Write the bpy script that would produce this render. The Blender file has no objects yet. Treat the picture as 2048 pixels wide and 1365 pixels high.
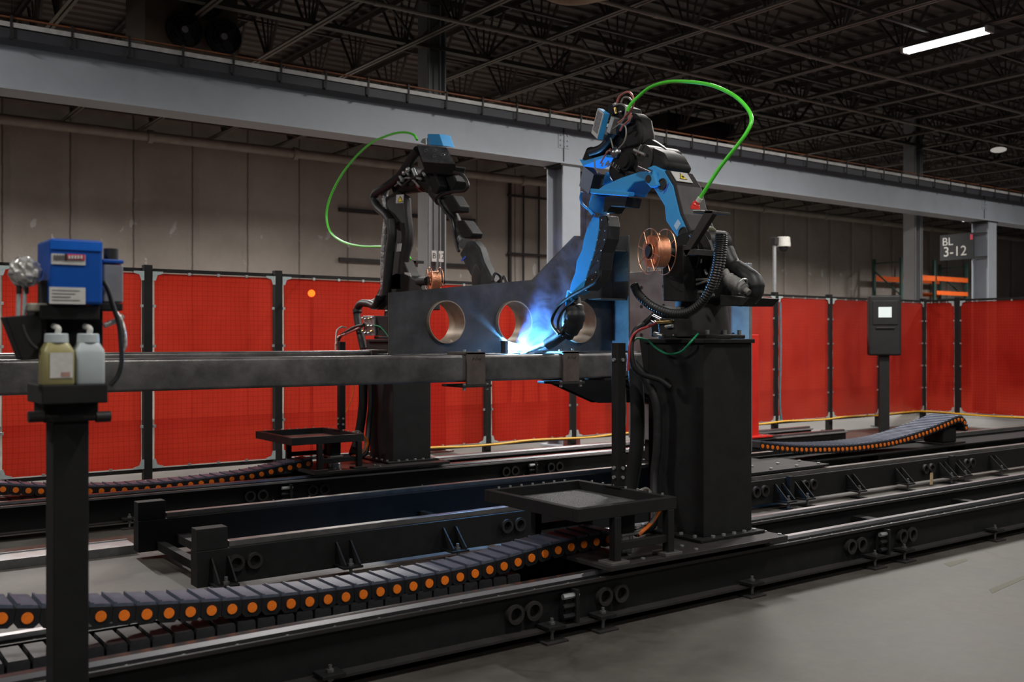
import bpy, bmesh, math, random
from mathutils import Vector, Matrix

rnd = random.Random(11)
S = bpy.context.scene
COL = S.collection

# ------------------------------------------------------------------ camera
CAM_H, F, CX, CY = 1.65, 1991.0, 1024.0, 680.0
FX, FY = 0.5898, 0.8076          # viewing direction; X runs along the tracks, Y away from the camera
cd = bpy.data.cameras.new('camera'); cam = bpy.data.objects.new('camera', cd); COL.objects.link(cam)
cam.location = (0, 0, CAM_H)
cam.rotation_euler = (math.pi / 2, 0, -math.atan2(FX, FY))
cd.sensor_width = 36.0; cd.lens = F / 2048 * 36.0
cd.shift_y = -2.5 / 2048
cd.clip_end = 200
cd.dof.use_dof = True; cd.dof.focus_distance = 7.2; cd.dof.aperture_fstop = 2.4
S.camera = cam

# ------------------------------------------------------------------ world, exposure
W = bpy.data.worlds.new('world'); S.world = W; W.use_nodes = True
W.node_tree.nodes['Background'].inputs[0].default_value = (0.62, 0.66, 0.75, 1)
W.node_tree.nodes['Background'].inputs[1].default_value = 0.035
S.view_settings.view_transform = 'Standard'; S.view_settings.look = 'None'
S.view_settings.gamma = 1.0; S.view_settings.use_curve_mapping = False
S.view_settings.exposure = 0.0
S.cycles.use_denoising = True
S.cycles.max_bounces = 8; S.cycles.transparent_max_bounces = 12
S.cycles.sample_clamp_indirect = 4.0
S.cycles.volume_step_rate = 1.0
LIGHT_W = 190.0        # watts of one hanging strip light
ARC_W = 260.0          # watts of the welding arc

# ------------------------------------------------------------------ pixel -> place
XOFF = 0.0
def P(px, py, X=None, Y=None, Z=None, d=None):
    u, v = (px - CX) / F, (CY - py) / F
    dx, dy, dz = FX + FY * u, FY - FX * u, v
    if X is not None: t = (X + XOFF) / dx
    elif Y is not None: t = Y / dy
    elif Z is not None: t = (Z - CAM_H) / dz
    else: t = d
    return Vector((dx * t, dy * t, CAM_H + dz * t))

# ------------------------------------------------------------------ materials
def nodes(name):
    m = bpy.data.materials.new(name); m.use_nodes = True
    nt = m.node_tree; nt.nodes.clear()
    out = nt.nodes.new('ShaderNodeOutputMaterial')
    return m, nt, out

def M(name, col, rough=0.5, metal=0.0, var=0.25, scale=6.0, bump=0.0, bscale=40.0, spec=0.5, coat=0.0, col2=None, rvar=0.12):
    m, nt, out = nodes(name); N = nt.nodes; L = nt.links
    b = N.new('ShaderNodeBsdfPrincipled')
    tc = N.new('ShaderNodeTexCoord')
    n = N.new('ShaderNodeTexNoise'); n.inputs['Scale'].default_value = scale; n.inputs['Detail'].default_value = 6
    n.inputs['Roughness'].default_value = 0.65
    L.new(tc.outputs['Object'], n.inputs['Vector'])
    r = N.new('ShaderNodeValToRGB')
    a = [c * (1 - var) for c in col]; z = list(col2) if col2 else [min(1, c * (1 + var)) for c in col]
    r.color_ramp.elements[0].position = 0.32; r.color_ramp.elements[0].color = (*a, 1)
    r.color_ramp.elements[1].position = 0.7; r.color_ramp.elements[1].color = (*z, 1)
    L.new(n.outputs['Fac'], r.inputs['Fac']); L.new(r.outputs['Color'], b.inputs['Base Color'])
    mr = N.new('ShaderNodeMapRange'); mr.inputs['To Min'].default_value = max(0.03, rough - rvar); mr.inputs['To Max'].default_value = min(1, rough + rvar)
    L.new(n.outputs['Fac'], mr.inputs['Value']); L.new(mr.outputs['Result'], b.inputs['Roughness'])
    b.inputs['Metallic'].default_value = metal; b.inputs['Specular IOR Level'].default_value = spec
    b.inputs['Coat Weight'].default_value = coat
    if bump:
        n2 = N.new('ShaderNodeTexNoise'); n2.inputs['Scale'].default_value = bscale; n2.inputs['Detail'].default_value = 4
        L.new(tc.outputs['Object'], n2.inputs['Vector'])
        bp = N.new('ShaderNodeBump'); bp.inputs['Strength'].default_value = bump; bp.inputs['Distance'].default_value = 0.02
        L.new(n2.outputs['Fac'], bp.inputs['Height']); L.new(bp.outputs['Normal'], b.inputs['Normal'])
    L.new(b.outputs['BSDF'], out.inputs['Surface'])
    return m

def emit(name, col, strength):
    m, nt, out = nodes(name)
    e = nt.nodes.new('ShaderNodeEmission'); e.inputs[0].default_value = (*col, 1); e.inputs[1].default_value = strength
    nt.links.new(e.outputs[0], out.inputs['Surface']); return m

black = M('black powder coat', (0.009, 0.009, 0.0095), 0.62, 0, 0.2, 9, 0.05, 120, spec=.28)
black_soft = M('matte black', (0.009, 0.009, 0.0095), 0.75, 0, 0.3, 12, spec=.3)
rubber = M('black rubber', (0.010, 0.010, 0.011), 0.5, 0, 0.3, 20)
dark_gray = M('dark grey casting', (0.026, 0.024, 0.024), 0.52, 0, 0.2, 8, 0.04, 90, spec=.28)
chain_plastic = M('chain plastic', (0.075, 0.088, 0.125), 0.45, 0, 0.25, 25)
chain_low = M('lower chain plastic', (0.022, 0.022, 0.024), 0.55, 0, 0.4, 18)  # lower run, darker than the cover bars of the upper run
chain_side = M('chain side plastic', (0.010, 0.010, 0.011), 0.45)
blue_paint = M('blue robot enamel', (0.045, 0.325, 0.70), 0.5, 0, 0.06, 5, spec=.3)
blue_box = M('blue cabinet enamel', (0.004, 0.075, 0.38), 0.35, 0, 0.06, 4, coat=0.2)
chrome = M('polished rail steel', (0.42, 0.42, 0.44), 0.3, 1.0, 0.1, .6, rvar=.03)
zinc_dark = M('dull zinc bolt', (0.20, 0.20, 0.20), 0.45, 0.7, 0.2, 30)
zinc = M('zinc plated steel', (0.50, 0.53, 0.53), 0.4, 0.8, 0.15, 30)
zinc_pale = M('galvanised bracket', (0.42, 0.50, 0.50), 0.5, 0.3, 0.15, 30)
alu = M('aluminium', (0.36, 0.37, 0.38), 0.45, 0.7, 0.15, 12)
copper = M('copper wire', (0.92, 0.47, 0.29), 0.40, 1.0, 0.12, 60)
mill = M('mill scale plate', (0.072, 0.070, 0.072), 0.5, 0.25, 0.5, 3.2, 0.08, 25)
mill_tube = M('mill scale tube', (0.135, 0.130, 0.128), 0.34, 0.5, 0.45, 4.0, 0.06, 30)
rust_clamp = M('brown oxide steel', (0.092, 0.072, 0.063), 0.6, 0.2, 0.25, 9)
sleeve_steel = M('cut sleeve steel', (0.42, 0.33, 0.25), 0.45, 0.3, 0.25, 7)
plate_gray = M('machined face plate', (0.33, 0.33, 0.35), 0.42, 0.5, 0.2, 4)
girder_paint = M('grey girder paint', (0.325, 0.355, 0.395), 0.55, 0, 0.1, 1.2, 0.03, 14)
column_paint = M('grey column paint', (0.24, 0.25, 0.255), 0.5, 0, 0.12, 2)
joist_paint = M('brown grey joist primer', (0.060, 0.052, 0.046), 0.6, 0, 0.25, 3)
chord_paint = M('joist chord primer', (0.125, 0.108, 0.092), 0.55, 0, 0.2, 3)
deck_mat = M('ribbed deck primer', (0.080, 0.069, 0.060), 0.6, 0, 0.3, 0.7)
pipe_mat = M('painted pipe', (0.25, 0.22, 0.19), 0.5, 0, 0.2, 3)
red_hose = M('red hose', (0.30, 0.026, 0.026), 0.45, 0, 0.12, 20)
pink_hose = M('pale red hose', (0.45, 0.13, 0.12), 0.4, 0, 0.12, 20)
gray_hose = M('grey hose', (0.22, 0.21, 0.19), 0.45, 0, 0.15, 20)
green_hose = M('green hose', (0.10, 0.75, 0.05), 0.35, 0, 0.08, 9)
green_wire = M('green wire', (0.01, 0.25, 0.10), 0.45)
orange_cable = M('orange cable', (0.75, 0.17, 0.02), 0.45, 0, 0.08, 12)
orange_pin = M('orange chain cap', (0.90, 0.20, 0.012), 0.45, 0, 0.12, 60)
yellow_cable = M('yellow cable', (0.85, 0.48, 0.03), 0.45, 0, 0.1, 7)
teal_cable = M('teal cable', (0.03, 0.22, 0.28), 0.4)
red_plastic = M('red plastic', (0.65, 0.03, 0.02), 0.4)
white_plastic = M('white plastic', (0.55, 0.54, 0.50), 0.45, 0, 0.08, 20)
crinkle = M('crinkled silver wrap', (0.30, 0.30, 0.30), 0.3, 0.6, 0.5, 14, 0.7, 38)
film = M('clear crinkled film', (0.60, 0.59, 0.57), 0.16, 0.5, 0.35, 10, 0.6, 26)
rack_green = M('green rack paint', (0.03, 0.075, 0.065), 0.5, 0, 0.2, 6)
rack_orange = M('orange rack beam', (0.80, 0.13, 0.02), 0.5, 0, 0.1, 6)
sign_black = M('black sign face', (0.010, 0.011, 0.013), 0.8, 0, 0.2, 6)
sign_white = M('sign lettering', (0.50, 0.50, 0.47), 0.6, 0, 0.1, 9)
label_white = M('paper label', (0.55, 0.54, 0.52), 0.6, 0, 0.1, 40)
label_blue = M('blue sticker', (0.03, 0.10, 0.55), 0.5)
label_sky = M('pale blue sticker', (0.42, 0.60, 0.80), 0.5, 0, 0.1, 80)
warn_yellow = M('warning yellow', (0.80, 0.62, 0.02), 0.5)
ink = M('black ink', (0.01, 0.01, 0.01), 0.6)
red_label = M('red sticker', (0.55, 0.03, 0.07), 0.5)
cream_box = M('beige sheet metal', (0.115, 0.088, 0.058), 0.55, 0, 0.2, 3)
duct_mat = M('tan duct wrap', (0.33, 0.25, 0.16), 0.6, 0, 0.2, 5)
tag_paper = M('manila tag', (0.45, 0.33, 0.19), 0.7)
bottle_clear = M('translucent bottle plastic', (0.46, 0.52, 0.54), 0.35, 0, 0.08, 7)
bottle_yellow = M('yellow liquid behind plastic', (0.33, 0.30, 0.135), 0.35, 0, 0.12, 6)
red_steel = M('red enamel steel', (0.50, 0.018, 0.010), 0.4, 0, 0.12, 5)
brass = M('brass fitting', (0.60, 0.42, 0.16), 0.3, 1.0, 0.1, 30)
gray_board = M('black expanded metal', (0.10, 0.10, 0.10), 0.5, 0.3, 0.5, 60, 0.5, 90)
frame_top = M('worn flat bar', (0.17, 0.165, 0.16), 0.35, 0.6, 0.2, 8)
insul = M('grey insulation sleeve', (0.20, 0.195, 0.185), 0.6, 0, 0.25, 14, 0.4, 30)
tube_glow = emit('lit tube', (0.93, 0.97, 1.0), 7.0)
screen_glow = emit('lit screen', (0.78, 0.83, 0.80), 1.1)
arc_glow = emit('welding arc', (0.45, 0.60, 1.0), 90.0)
amber_glow = emit('amber beacon', (1.0, 0.36, 0.05), 32.0)
bulb_glow = emit('lit bulb', (1.0, 0.97, 0.90), 6.0)
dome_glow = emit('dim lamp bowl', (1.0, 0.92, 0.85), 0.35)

def floor_material():
    m, nt, out = nodes('concrete floor'); N = nt.nodes; L = nt.links
    tc = N.new('ShaderNodeTexCoord'); b = N.new('ShaderNodeBsdfPrincipled')
    def noise(sc, det=6, rough=.6):
        n = N.new('ShaderNodeTexNoise'); n.inputs['Scale'].default_value = sc; n.inputs['Detail'].default_value = det
        n.inputs['Roughness'].default_value = rough; L.new(tc.outputs['Object'], n.inputs['Vector']); return n
    a = noise(0.8, 10, .75); c = noise(9, 10, .8)
    r = N.new('ShaderNodeValToRGB'); e = r.color_ramp.elements
    e[0].position = .34; e[0].color = (.038, .034, .029, 1); e[1].position = .66; e[1].color = (.094, .086, .075, 1)
    L.new(a.outputs['Fac'], r.inputs['Fac'])
    r2 = N.new('ShaderNodeValToRGB'); e = r2.color_ramp.elements
    e[0].position = .3; e[0].color = (.72, .72, .72, 1); e[1].position = .7; e[1].color = (1.1, 1.1, 1.1, 1)
    L.new(c.outputs['Fac'], r2.inputs['Fac'])
    mx = N.new('ShaderNodeMix'); mx.data_type = 'RGBA'; mx.blend_type = 'MULTIPLY'; mx.inputs[0].default_value = 1
    L.new(r.outputs[0], mx.inputs[6]); L.new(r2.outputs[0], mx.inputs[7])
    # hairline cracks
    v = N.new('ShaderNodeTexVoronoi'); v.feature = 'DISTANCE_TO_EDGE'; v.inputs['Scale'].default_value = .33
    wn = noise(1.7, 6, .7); vm = N.new('ShaderNodeVectorMath'); vm.operation = 'MULTIPLY_ADD'
    vm.inputs[1].default_value = (.5, .5, .5); L.new(wn.outputs['Color'], vm.inputs[0]); L.new(tc.outputs['Object'], vm.inputs[2])
    L.new(vm.outputs[0], v.inputs['Vector'])
    cr = N.new('ShaderNodeValToRGB'); e = cr.color_ramp.elements
    e[0].position = 0; e[0].color = (.55, .55, .55, 1); e[1].position = .006; e[1].color = (1, 1, 1, 1)
    L.new(v.outputs['Distance'], cr.inputs['Fac'])
    m2 = N.new('ShaderNodeMix'); m2.data_type = 'RGBA'; m2.blend_type = 'MULTIPLY'; m2.inputs[0].default_value = .6
    L.new(mx.outputs[2], m2.inputs[6]); L.new(cr.outputs[0], m2.inputs[7])
    L.new(m2.outputs[2], b.inputs['Base Color'])
    mr = N.new('ShaderNodeMapRange'); mr.inputs['To Min'].default_value = .4; mr.inputs['To Max'].default_value = .75
    L.new(a.outputs['Fac'], mr.inputs['Value']); L.new(mr.outputs[0], b.inputs['Roughness'])
    bp = N.new('ShaderNodeBump'); bp.inputs['Strength'].default_value = .06; bp.inputs['Distance'].default_value = .01
    L.new(c.outputs['Fac'], bp.inputs['Height']); L.new(bp.outputs[0], b.inputs['Normal'])
    L.new(b.outputs[0], out.inputs['Surface']); return m

def wall_material():
    """Faced insulation blanket hung in 1.21 m strips: stitched seams, sagging folds, patched tears."""
    m, nt, out = nodes('faced wall insulation'); N = nt.nodes; L = nt.links
    tc = N.new('ShaderNodeTexCoord'); b = N.new('ShaderNodeBsdfPrincipled')
    sp = N.new('ShaderNodeSeparateXYZ'); L.new(tc.outputs['Object'], sp.inputs[0])
    n = N.new('ShaderNodeTexNoise'); n.inputs['Scale'].default_value = .55; n.inputs['Detail'].default_value = 8; n.inputs['Roughness'].default_value = .62
    L.new(tc.outputs['Object'], n.inputs['Vector'])
    n2 = N.new('ShaderNodeTexNoise'); n2.inputs['Scale'].default_value = 3.0; n2.inputs['Detail'].default_value = 7; n2.inputs['Roughness'].default_value = .7
    L.new(tc.outputs['Object'], n2.inputs['Vector'])
    def math_(op, a, bv=None):
        q = N.new('ShaderNodeMath'); q.operation = op
        if hasattr(a, 'links'): L.new(a, q.inputs[0])
        else: q.inputs[0].default_value = a
        if bv is not None:
            if hasattr(bv, 'links'): L.new(bv, q.inputs[1])
            else: q.inputs[1].default_value = bv
        return q.outputs[0]
    wob = math_('MULTIPLY', math_('SUBTRACT', n2.outputs['Fac'], .5), .05)
    x = math_('ADD', sp.outputs['X'], wob)
    fr = math_('FRACT', math_('DIVIDE', math_('SUBTRACT', x, 4.543), 1.21))
    dist = math_('MINIMUM', fr, math_('SUBTRACT', 1.0, fr))
    ramp = N.new('ShaderNodeValToRGB'); e = ramp.color_ramp.elements
    e[0].position = .004; e[0].color = (.30, .28, .26, 1); e[1].position = .022; e[1].color = (1, 1, 1, 1)
    L.new(dist, ramp.inputs['Fac'])
    base = N.new('ShaderNodeValToRGB'); e = base.color_ramp.elements
    e[0].position = .3; e[0].color = (.245, .215, .185, 1); e[1].position = .72; e[1].color = (.37, .335, .30, 1)
    L.new(n.outputs['Fac'], base.inputs['Fac'])
    mx = N.new('ShaderNodeMix'); mx.data_type = 'RGBA'; mx.blend_type = 'MULTIPLY'; mx.inputs[0].default_value = 1
    L.new(base.outputs[0], mx.inputs[6]); L.new(ramp.outputs[0], mx.inputs[7])
    # white repair tape, only between about 2.6 and 4.2 m up
    n3 = N.new('ShaderNodeTexNoise'); n3.inputs['Scale'].default_value = 1.0; n3.inputs['Detail'].default_value = 3
    mp = N.new('ShaderNodeMapping'); mp.inputs['Scale'].default_value = (3.4, 1, 1.9); L.new(tc.outputs['Object'], mp.inputs['Vector']); L.new(mp.outputs[0], n3.inputs['Vector'])
    band = N.new('ShaderNodeMapRange'); band.interpolation_type = 'SMOOTHSTEP'
    band.inputs['From Min'].default_value = 1.2; band.inputs['From Max'].default_value = .2
    L.new(math_('ABSOLUTE', math_('SUBTRACT', sp.outputs['Z'], 3.4)), band.inputs['Value'])
    tape = N.new('ShaderNodeValToRGB'); e = tape.color_ramp.elements
    e[0].position = .655; e[0].color = (0, 0, 0, 1); e[1].position = .68; e[1].color = (1, 1, 1, 1)
    L.new(n3.outputs['Fac'], tape.inputs['Fac'])
    mt = N.new('ShaderNodeMix'); mt.data_type = 'RGBA'
    L.new(math_('MULTIPLY', math_('MULTIPLY', tape.outputs[0], band.outputs[0]), .75), mt.inputs[0])
    L.new(mx.outputs[2], mt.inputs[6]); mt.inputs[7].default_value = (.55, .54, .53, 1)
    L.new(mt.outputs[2], b.inputs['Base Color']); b.inputs['Roughness'].default_value = .62
    hsum = math_('ADD', math_('MULTIPLY', n2.outputs['Fac'], .5), math_('MINIMUM', math_('MULTIPLY', dist, 5.0), .6))
    bp = N.new('ShaderNodeBump'); bp.inputs['Strength'].default_value = .6; bp.inputs['Distance'].default_value = .10
    L.new(hsum, bp.inputs['Height']); L.new(bp.outputs[0], b.inputs['Normal'])
    L.new(b.outputs[0], out.inputs['Surface']); return m

def curtain_material():
    """Red see-through vinyl in front of a dark wire grid."""
    m, nt, out = nodes('red welding vinyl'); N = nt.nodes; L = nt.links
    tc = N.new('ShaderNodeTexCoord')
    n = N.new('ShaderNodeTexNoise'); n.inputs['Scale'].default_value = 1.1; n.inputs['Detail'].default_value = 5
    L.new(tc.outputs['Object'], n.inputs['Vector'])
    br = N.new('ShaderNodeTexBrick'); br.offset = 0; br.squash = 1
    br.inputs['Scale'].default_value = 1; br.inputs['Mortar Size'].default_value = .0022; br.inputs['Mortar Smooth'].default_value = .1
    br.inputs['Brick Width'].default_value = .055; br.inputs['Row Height'].default_value = .055
    br.inputs['Color1'].default_value = br.inputs['Color2'].default_value = (1, 1, 1, 1); br.inputs['Mortar'].default_value = (.62, .62, .62, 1)
    sp = N.new('ShaderNodeSeparateXYZ'); cb = N.new('ShaderNodeCombineXYZ'); ad = N.new('ShaderNodeMath'); ad.operation = 'ADD'
    L.new(tc.outputs['Object'], sp.inputs[0]); L.new(sp.outputs['X'], ad.inputs[0]); L.new(sp.outputs['Y'], ad.inputs[1])
    L.new(ad.outputs[0], cb.inputs['X']); L.new(sp.outputs['Z'], cb.inputs['Y']); L.new(cb.outputs[0], br.inputs['Vector'])
    r = N.new('ShaderNodeValToRGB'); e = r.color_ramp.elements
    e[0].position = .3; e[0].color = (.34, .013, .009, 1); e[1].position = .7; e[1].color = (.50, .032, .019, 1)
    L.new(n.outputs['Fac'], r.inputs['Fac'])
    mu = N.new('ShaderNodeMix'); mu.data_type = 'RGBA'; mu.blend_type = 'MULTIPLY'; mu.inputs[0].default_value = 1
    L.new(r.outputs[0], mu.inputs[6]); L.new(br.outputs['Color'], mu.inputs[7])
    d = N.new('ShaderNodeBsdfDiffuse'); t = N.new('ShaderNodeBsdfTranslucent'); tr = N.new('ShaderNodeBsdfTransparent'); g = N.new('ShaderNodeBsdfGlossy')
    L.new(mu.outputs[2], d.inputs[0]); L.new(mu.outputs[2], t.inputs[0]); tr.inputs[0].default_value = (.75, .11, .055, 1)
    g.inputs['Roughness'].default_value = .28; g.inputs[0].default_value = (.9, .85, .85, 1)
    a = N.new('ShaderNodeMixShader'); a.inputs[0].default_value = .45; L.new(d.outputs[0], a.inputs[1]); L.new(t.outputs[0], a.inputs[2])
    c = N.new('ShaderNodeMixShader'); c.inputs[0].default_value = .26; L.new(a.outputs[0], c.inputs[1]); L.new(tr.outputs[0], c.inputs[2])
    fr = N.new('ShaderNodeFresnel'); fr.inputs['IOR'].default_value = 1.4
    fk = N.new('ShaderNodeMath'); fk.operation = 'MULTIPLY'; fk.inputs[1].default_value = .16; L.new(fr.outputs[0], fk.inputs[0])
    k = N.new('ShaderNodeMixShader'); L.new(fk.outputs[0], k.inputs[0]); L.new(c.outputs[0], k.inputs[1]); L.new(g.outputs[0], k.inputs[2])
    L.new(k.outputs[0], out.inputs['Surface']); return m

floor_mat, wall_mat, vinyl = floor_material(), wall_material(), curtain_material()

# ------------------------------------------------------------------ mesh helpers
BASE = {}
def catmull(pts, n=6):
    pts = [Vector(p) for p in pts]
    if len(pts) < 3: return pts
    q = [pts[0] * 2 - pts[1]] + pts + [pts[-1] * 2 - pts[-2]]
    out = []
    for i in range(1, len(q) - 2):
        a, b, c, d = q[i - 1:i + 3]
        for k in range(n):
            t = k / n
            out.append(.5 * ((2 * b) + (c - a) * t + (2 * a - 5 * b + 4 * c - d) * t * t + (3 * b - a - 3 * c + d) * t ** 3))
    out.append(pts[-1]); return out

class MB:
    def __init__(s): s.bm = bmesh.new()
    def bx(s, x0, x1, y0, y1, z0, z1):
        v = [s.bm.verts.new((x, y, z)) for x in (x0, x1) for y in (y0, y1) for z in (z0, z1)]
        for f in ((0, 1, 3, 2), (4, 6, 7, 5), (0, 4, 5, 1), (2, 3, 7, 6), (0, 2, 6, 4), (1, 5, 7, 3)): s.bm.faces.new([v[i] for i in f])
        return s
    def box(s, c, size, rot=None):
        mt = Matrix.Translation(Vector(c)) @ (rot.to_4x4() if rot is not None else Matrix.Identity(4)) @ Matrix.Diagonal((*size, 1))
        bmesh.ops.create_cube(s.bm, size=1, matrix=mt); return s
    def bar(s, a, b, w, h, up=(0, 0, 1)):
        a, b = Vector(a), Vector(b); x = (b - a); l = x.length; x.normalize()
        y = Vector(up).cross(x)
        if y.length < 1e-4: y = Vector((0, 1, 0)).cross(x)
        y.normalize(); z = x.cross(y)
        return s.box((a + b) / 2, (l, w, h), Matrix((x, y, z)).transposed())
    def cyl(s, a, b, r, seg=16, r2=None):
        a, b = Vector(a), Vector(b); d = b - a; r2 = r if r2 is None else r2
        q = d.to_track_quat('Z', 'Y').to_matrix().to_4x4()
        bmesh.ops.create_cone(s.bm, cap_ends=True, segments=seg, radius1=r, radius2=r2, depth=d.length, matrix=Matrix.Translation((a + b) / 2) @ q); return s
    def ball(s, c, r, sc=(1, 1, 1), seg=16):
        bmesh.ops.create_uvsphere(s.bm, u_segments=seg, v_segments=seg // 2 + 2, radius=r, matrix=Matrix.Translation(Vector(c)) @ Matrix.Diagonal((*sc, 1))); return s
    def tube(s, pts, r, seg=8, n=6, ridge=0.0, pitch=2):
        pts = catmull(pts, n) if n else [Vector(p) for p in pts]
        rings = []; up = None
        for i, p in enumerate(pts):
            t = (pts[min(i + 1, len(pts) - 1)] - pts[max(i - 1, 0)]).normalized()
            if up is None: up = Vector((0, 0, 1)) if abs(t.z) < .9 else Vector((1, 0, 0))
            x = up.cross(t); x.normalize(); y = t.cross(x); up = y
            rr = (r[min(int(i * len(r) / len(pts)), len(r) - 1)] if isinstance(r, (list, tuple)) else r) + (ridge if (i // pitch) % 2 else 0)
            rings.append([s.bm.verts.new(p + rr * (math.cos(k * 2 * math.pi / seg) * x + math.sin(k * 2 * math.pi / seg) * y)) for k in range(seg)])
        for a, b in zip(rings, rings[1:]):
            for k in range(seg): s.bm.faces.new((a[k], a[(k + 1) % seg], b[(k + 1) % seg], b[k]))
        s.bm.faces.new(rings[0][::-1]); s.bm.faces.new(rings[-1]); return s
    def prism(s, pts, vec):
        vec = Vector(vec); a = [s.bm.verts.new(p) for p in pts]; b = [s.bm.verts.new(Vector(p) + vec) for p in pts]
        n = len(a); s.bm.faces.new(a[::-1]); s.bm.faces.new(b)
        for i in range(n): s.bm.faces.new((a[i], a[(i + 1) % n], b[(i + 1) % n], b[i]))
        return s
    def torus(s, c, axis, R, r, seg=32, ms=8):
        q = Vector(axis).to_track_quat('Z', 'Y').to_matrix(); c = Vector(c); rings = []
        for i in range(seg):
            a = 2 * math.pi * i / seg
            rings.append([s.bm.verts.new(c + q @ Vector(((R + r * math.cos(b)) * math.cos(a), (R + r * math.cos(b)) * math.sin(a), r * math.sin(b)))) for b in [2 * math.pi * k / ms for k in range(ms)]])
        for i in range(seg):
            A, B = rings[i], rings[(i + 1) % seg]
            for k in range(ms): s.bm.faces.new((A[k], B[k], B[(k + 1) % ms], A[(k + 1) % ms]))
        return s
    def pipe(s, a, b, ro, ri, seg=40):
        """hollow ring between a and b"""
        a, b = Vector(a), Vector(b); q = (b - a).to_track_quat('Z', 'Y').to_matrix(); R = []
        for p, rr in ((a, ro), (b, ro), (b, ri), (a, ri)):
            R.append([s.bm.verts.new(p + q @ Vector((rr * math.cos(2 * math.pi * k / seg), rr * math.sin(2 * math.pi * k / seg), 0))) for k in range(seg)])
        for i in range(4):
            A, B = R[i], R[(i + 1) % 4]
            for k in range(seg): s.bm.faces.new((A[k], A[(k + 1) % seg], B[(k + 1) % seg], B[k]))
        return s
    def build(s, name, mat, parent=None, bevel=0.0, smooth=True, loc=None):
        me = bpy.data.meshes.new(name)
        off = BASE.get(parent.name, Vector()) if parent is not None else Vector(loc or (0, 0, 0))
        if off.length: bmesh.ops.translate(s.bm, verts=s.bm.verts, vec=-off)
        bmesh.ops.recalc_face_normals(s.bm, faces=s.bm.faces)
        s.bm.to_mesh(me); s.bm.free()
        me.materials.append(mat)
        if smooth:
            for p in me.polygons: p.use_smooth = True
            me.set_sharp_from_angle(angle=math.radians(38))
        o = bpy.data.objects.new(name, me); COL.objects.link(o)
        if parent is not None: o.parent = parent; BASE[o.name] = off
        else:
            o.location = off; BASE[o.name] = off
        if bevel:
            b = o.modifiers.new('bevel', 'BEVEL'); b.width = bevel; b.segments = 2; b.limit_method = 'ANGLE'; b.angle_limit = math.radians(40)
        return o

def tag(o, label, cat, group=None, kind=None):
    o['label'] = label; o['category'] = cat
    if group: o['group'] = group
    if kind: o['kind'] = kind
    return o
def thing(name, label, cat, loc=(0, 0, 0), group=None, kind=None):
    o = bpy.data.objects.new(name, None); COL.objects.link(o); o.location = loc; o.empty_display_size = .1
    BASE[o.name] = Vector(loc)
    return tag(o, label, cat, group, kind)
def dup(o, parent=None, delta=None, label=None, group=None):
    c = o.copy(); COL.objects.link(c)
    if parent is not None: c.parent = parent
    if delta is not None: c.location = Vector(o.location) + Vector(delta)
    BASE[c.name] = BASE.get(o.name, Vector()) + (Vector(delta) if delta is not None and parent is None else Vector())
    if label: c['label'] = label
    if group: c['group'] = group
    for ch in list(o.children): dup(ch, c)
    return c
def text(name, body, size, mat, parent, origin, xdir, updir, depth=.002, align='CENTER'):
    """flat lettering as a mesh part; origin is the centre of the text"""
    cu = bpy.data.curves.new(name, 'FONT'); cu.body = body; cu.size = size; cu.extrude = depth; cu.align_x = align; cu.align_y = 'CENTER'
    t = bpy.data.objects.new(name + '_tmp', cu); COL.objects.link(t)
    me = bpy.data.meshes.new_from_object(t.evaluated_get(bpy.context.evaluated_depsgraph_get()))
    bpy.data.objects.remove(t); bpy.data.curves.remove(cu)
    x = Vector(xdir).normalized(); z = x.cross(Vector(updir)).normalized(); y = z.cross(x)
    me.transform(Matrix.Translation(Vector(origin) - BASE.get(parent.name, Vector())) @ Matrix((x, y, z)).transposed().to_4x4())
    me.materials.clear(); me.materials.append(mat)
    o = bpy.data.objects.new(name, me); COL.objects.link(o); o.parent = parent; BASE[o.name] = BASE.get(parent.name, Vector())
    return o
ORD = ['first', 'second', 'third', 'fourth', 'fifth', 'sixth', 'seventh', 'eighth', 'ninth', 'tenth', 'eleventh', 'twelfth', 'thirteenth', 'fourteenth', 'fifteenth']
# ================================================================== THE BUILDING
m = MB(); m.bx(-9, 50, -7, 21.2, -.12, 0)
fl = m.build('floor', floor_mat, smooth=False); tag(fl, 'grey brown concrete slab of the hall', 'floor', kind='structure')
m = MB(); m.bx(-9, 50, 21.0, 21.2, 0, 6.9)
wl = m.build('wall_back', wall_mat, smooth=False); tag(wl, 'tall wall faced with seamed insulation strips', 'wall', kind='structure')
# ribbed roof deck: ribs run along X
m = MB(); prof = []
y = -7.0
while y < 21.2:
    prof += [(y, 6.74), (y + .09, 6.74), (y + .11, 6.70), (y + .19, 6.70), (y + .21, 6.74)]; y += .30
va = [m.bm.verts.new((-9, p[0], p[1])) for p in prof]; vb = [m.bm.verts.new((50, p[0], p[1])) for p in prof]
for i in range(len(prof) - 1): m.bm.faces.new((va[i], va[i + 1], vb[i + 1], vb[i]))
m.bx(-9, 50, -7, 21.2, 6.80, 6.95)
ce = m.build('ceiling', deck_mat, smooth=False); tag(ce, 'dark ribbed metal roof deck', 'ceiling', kind='structure')

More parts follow.
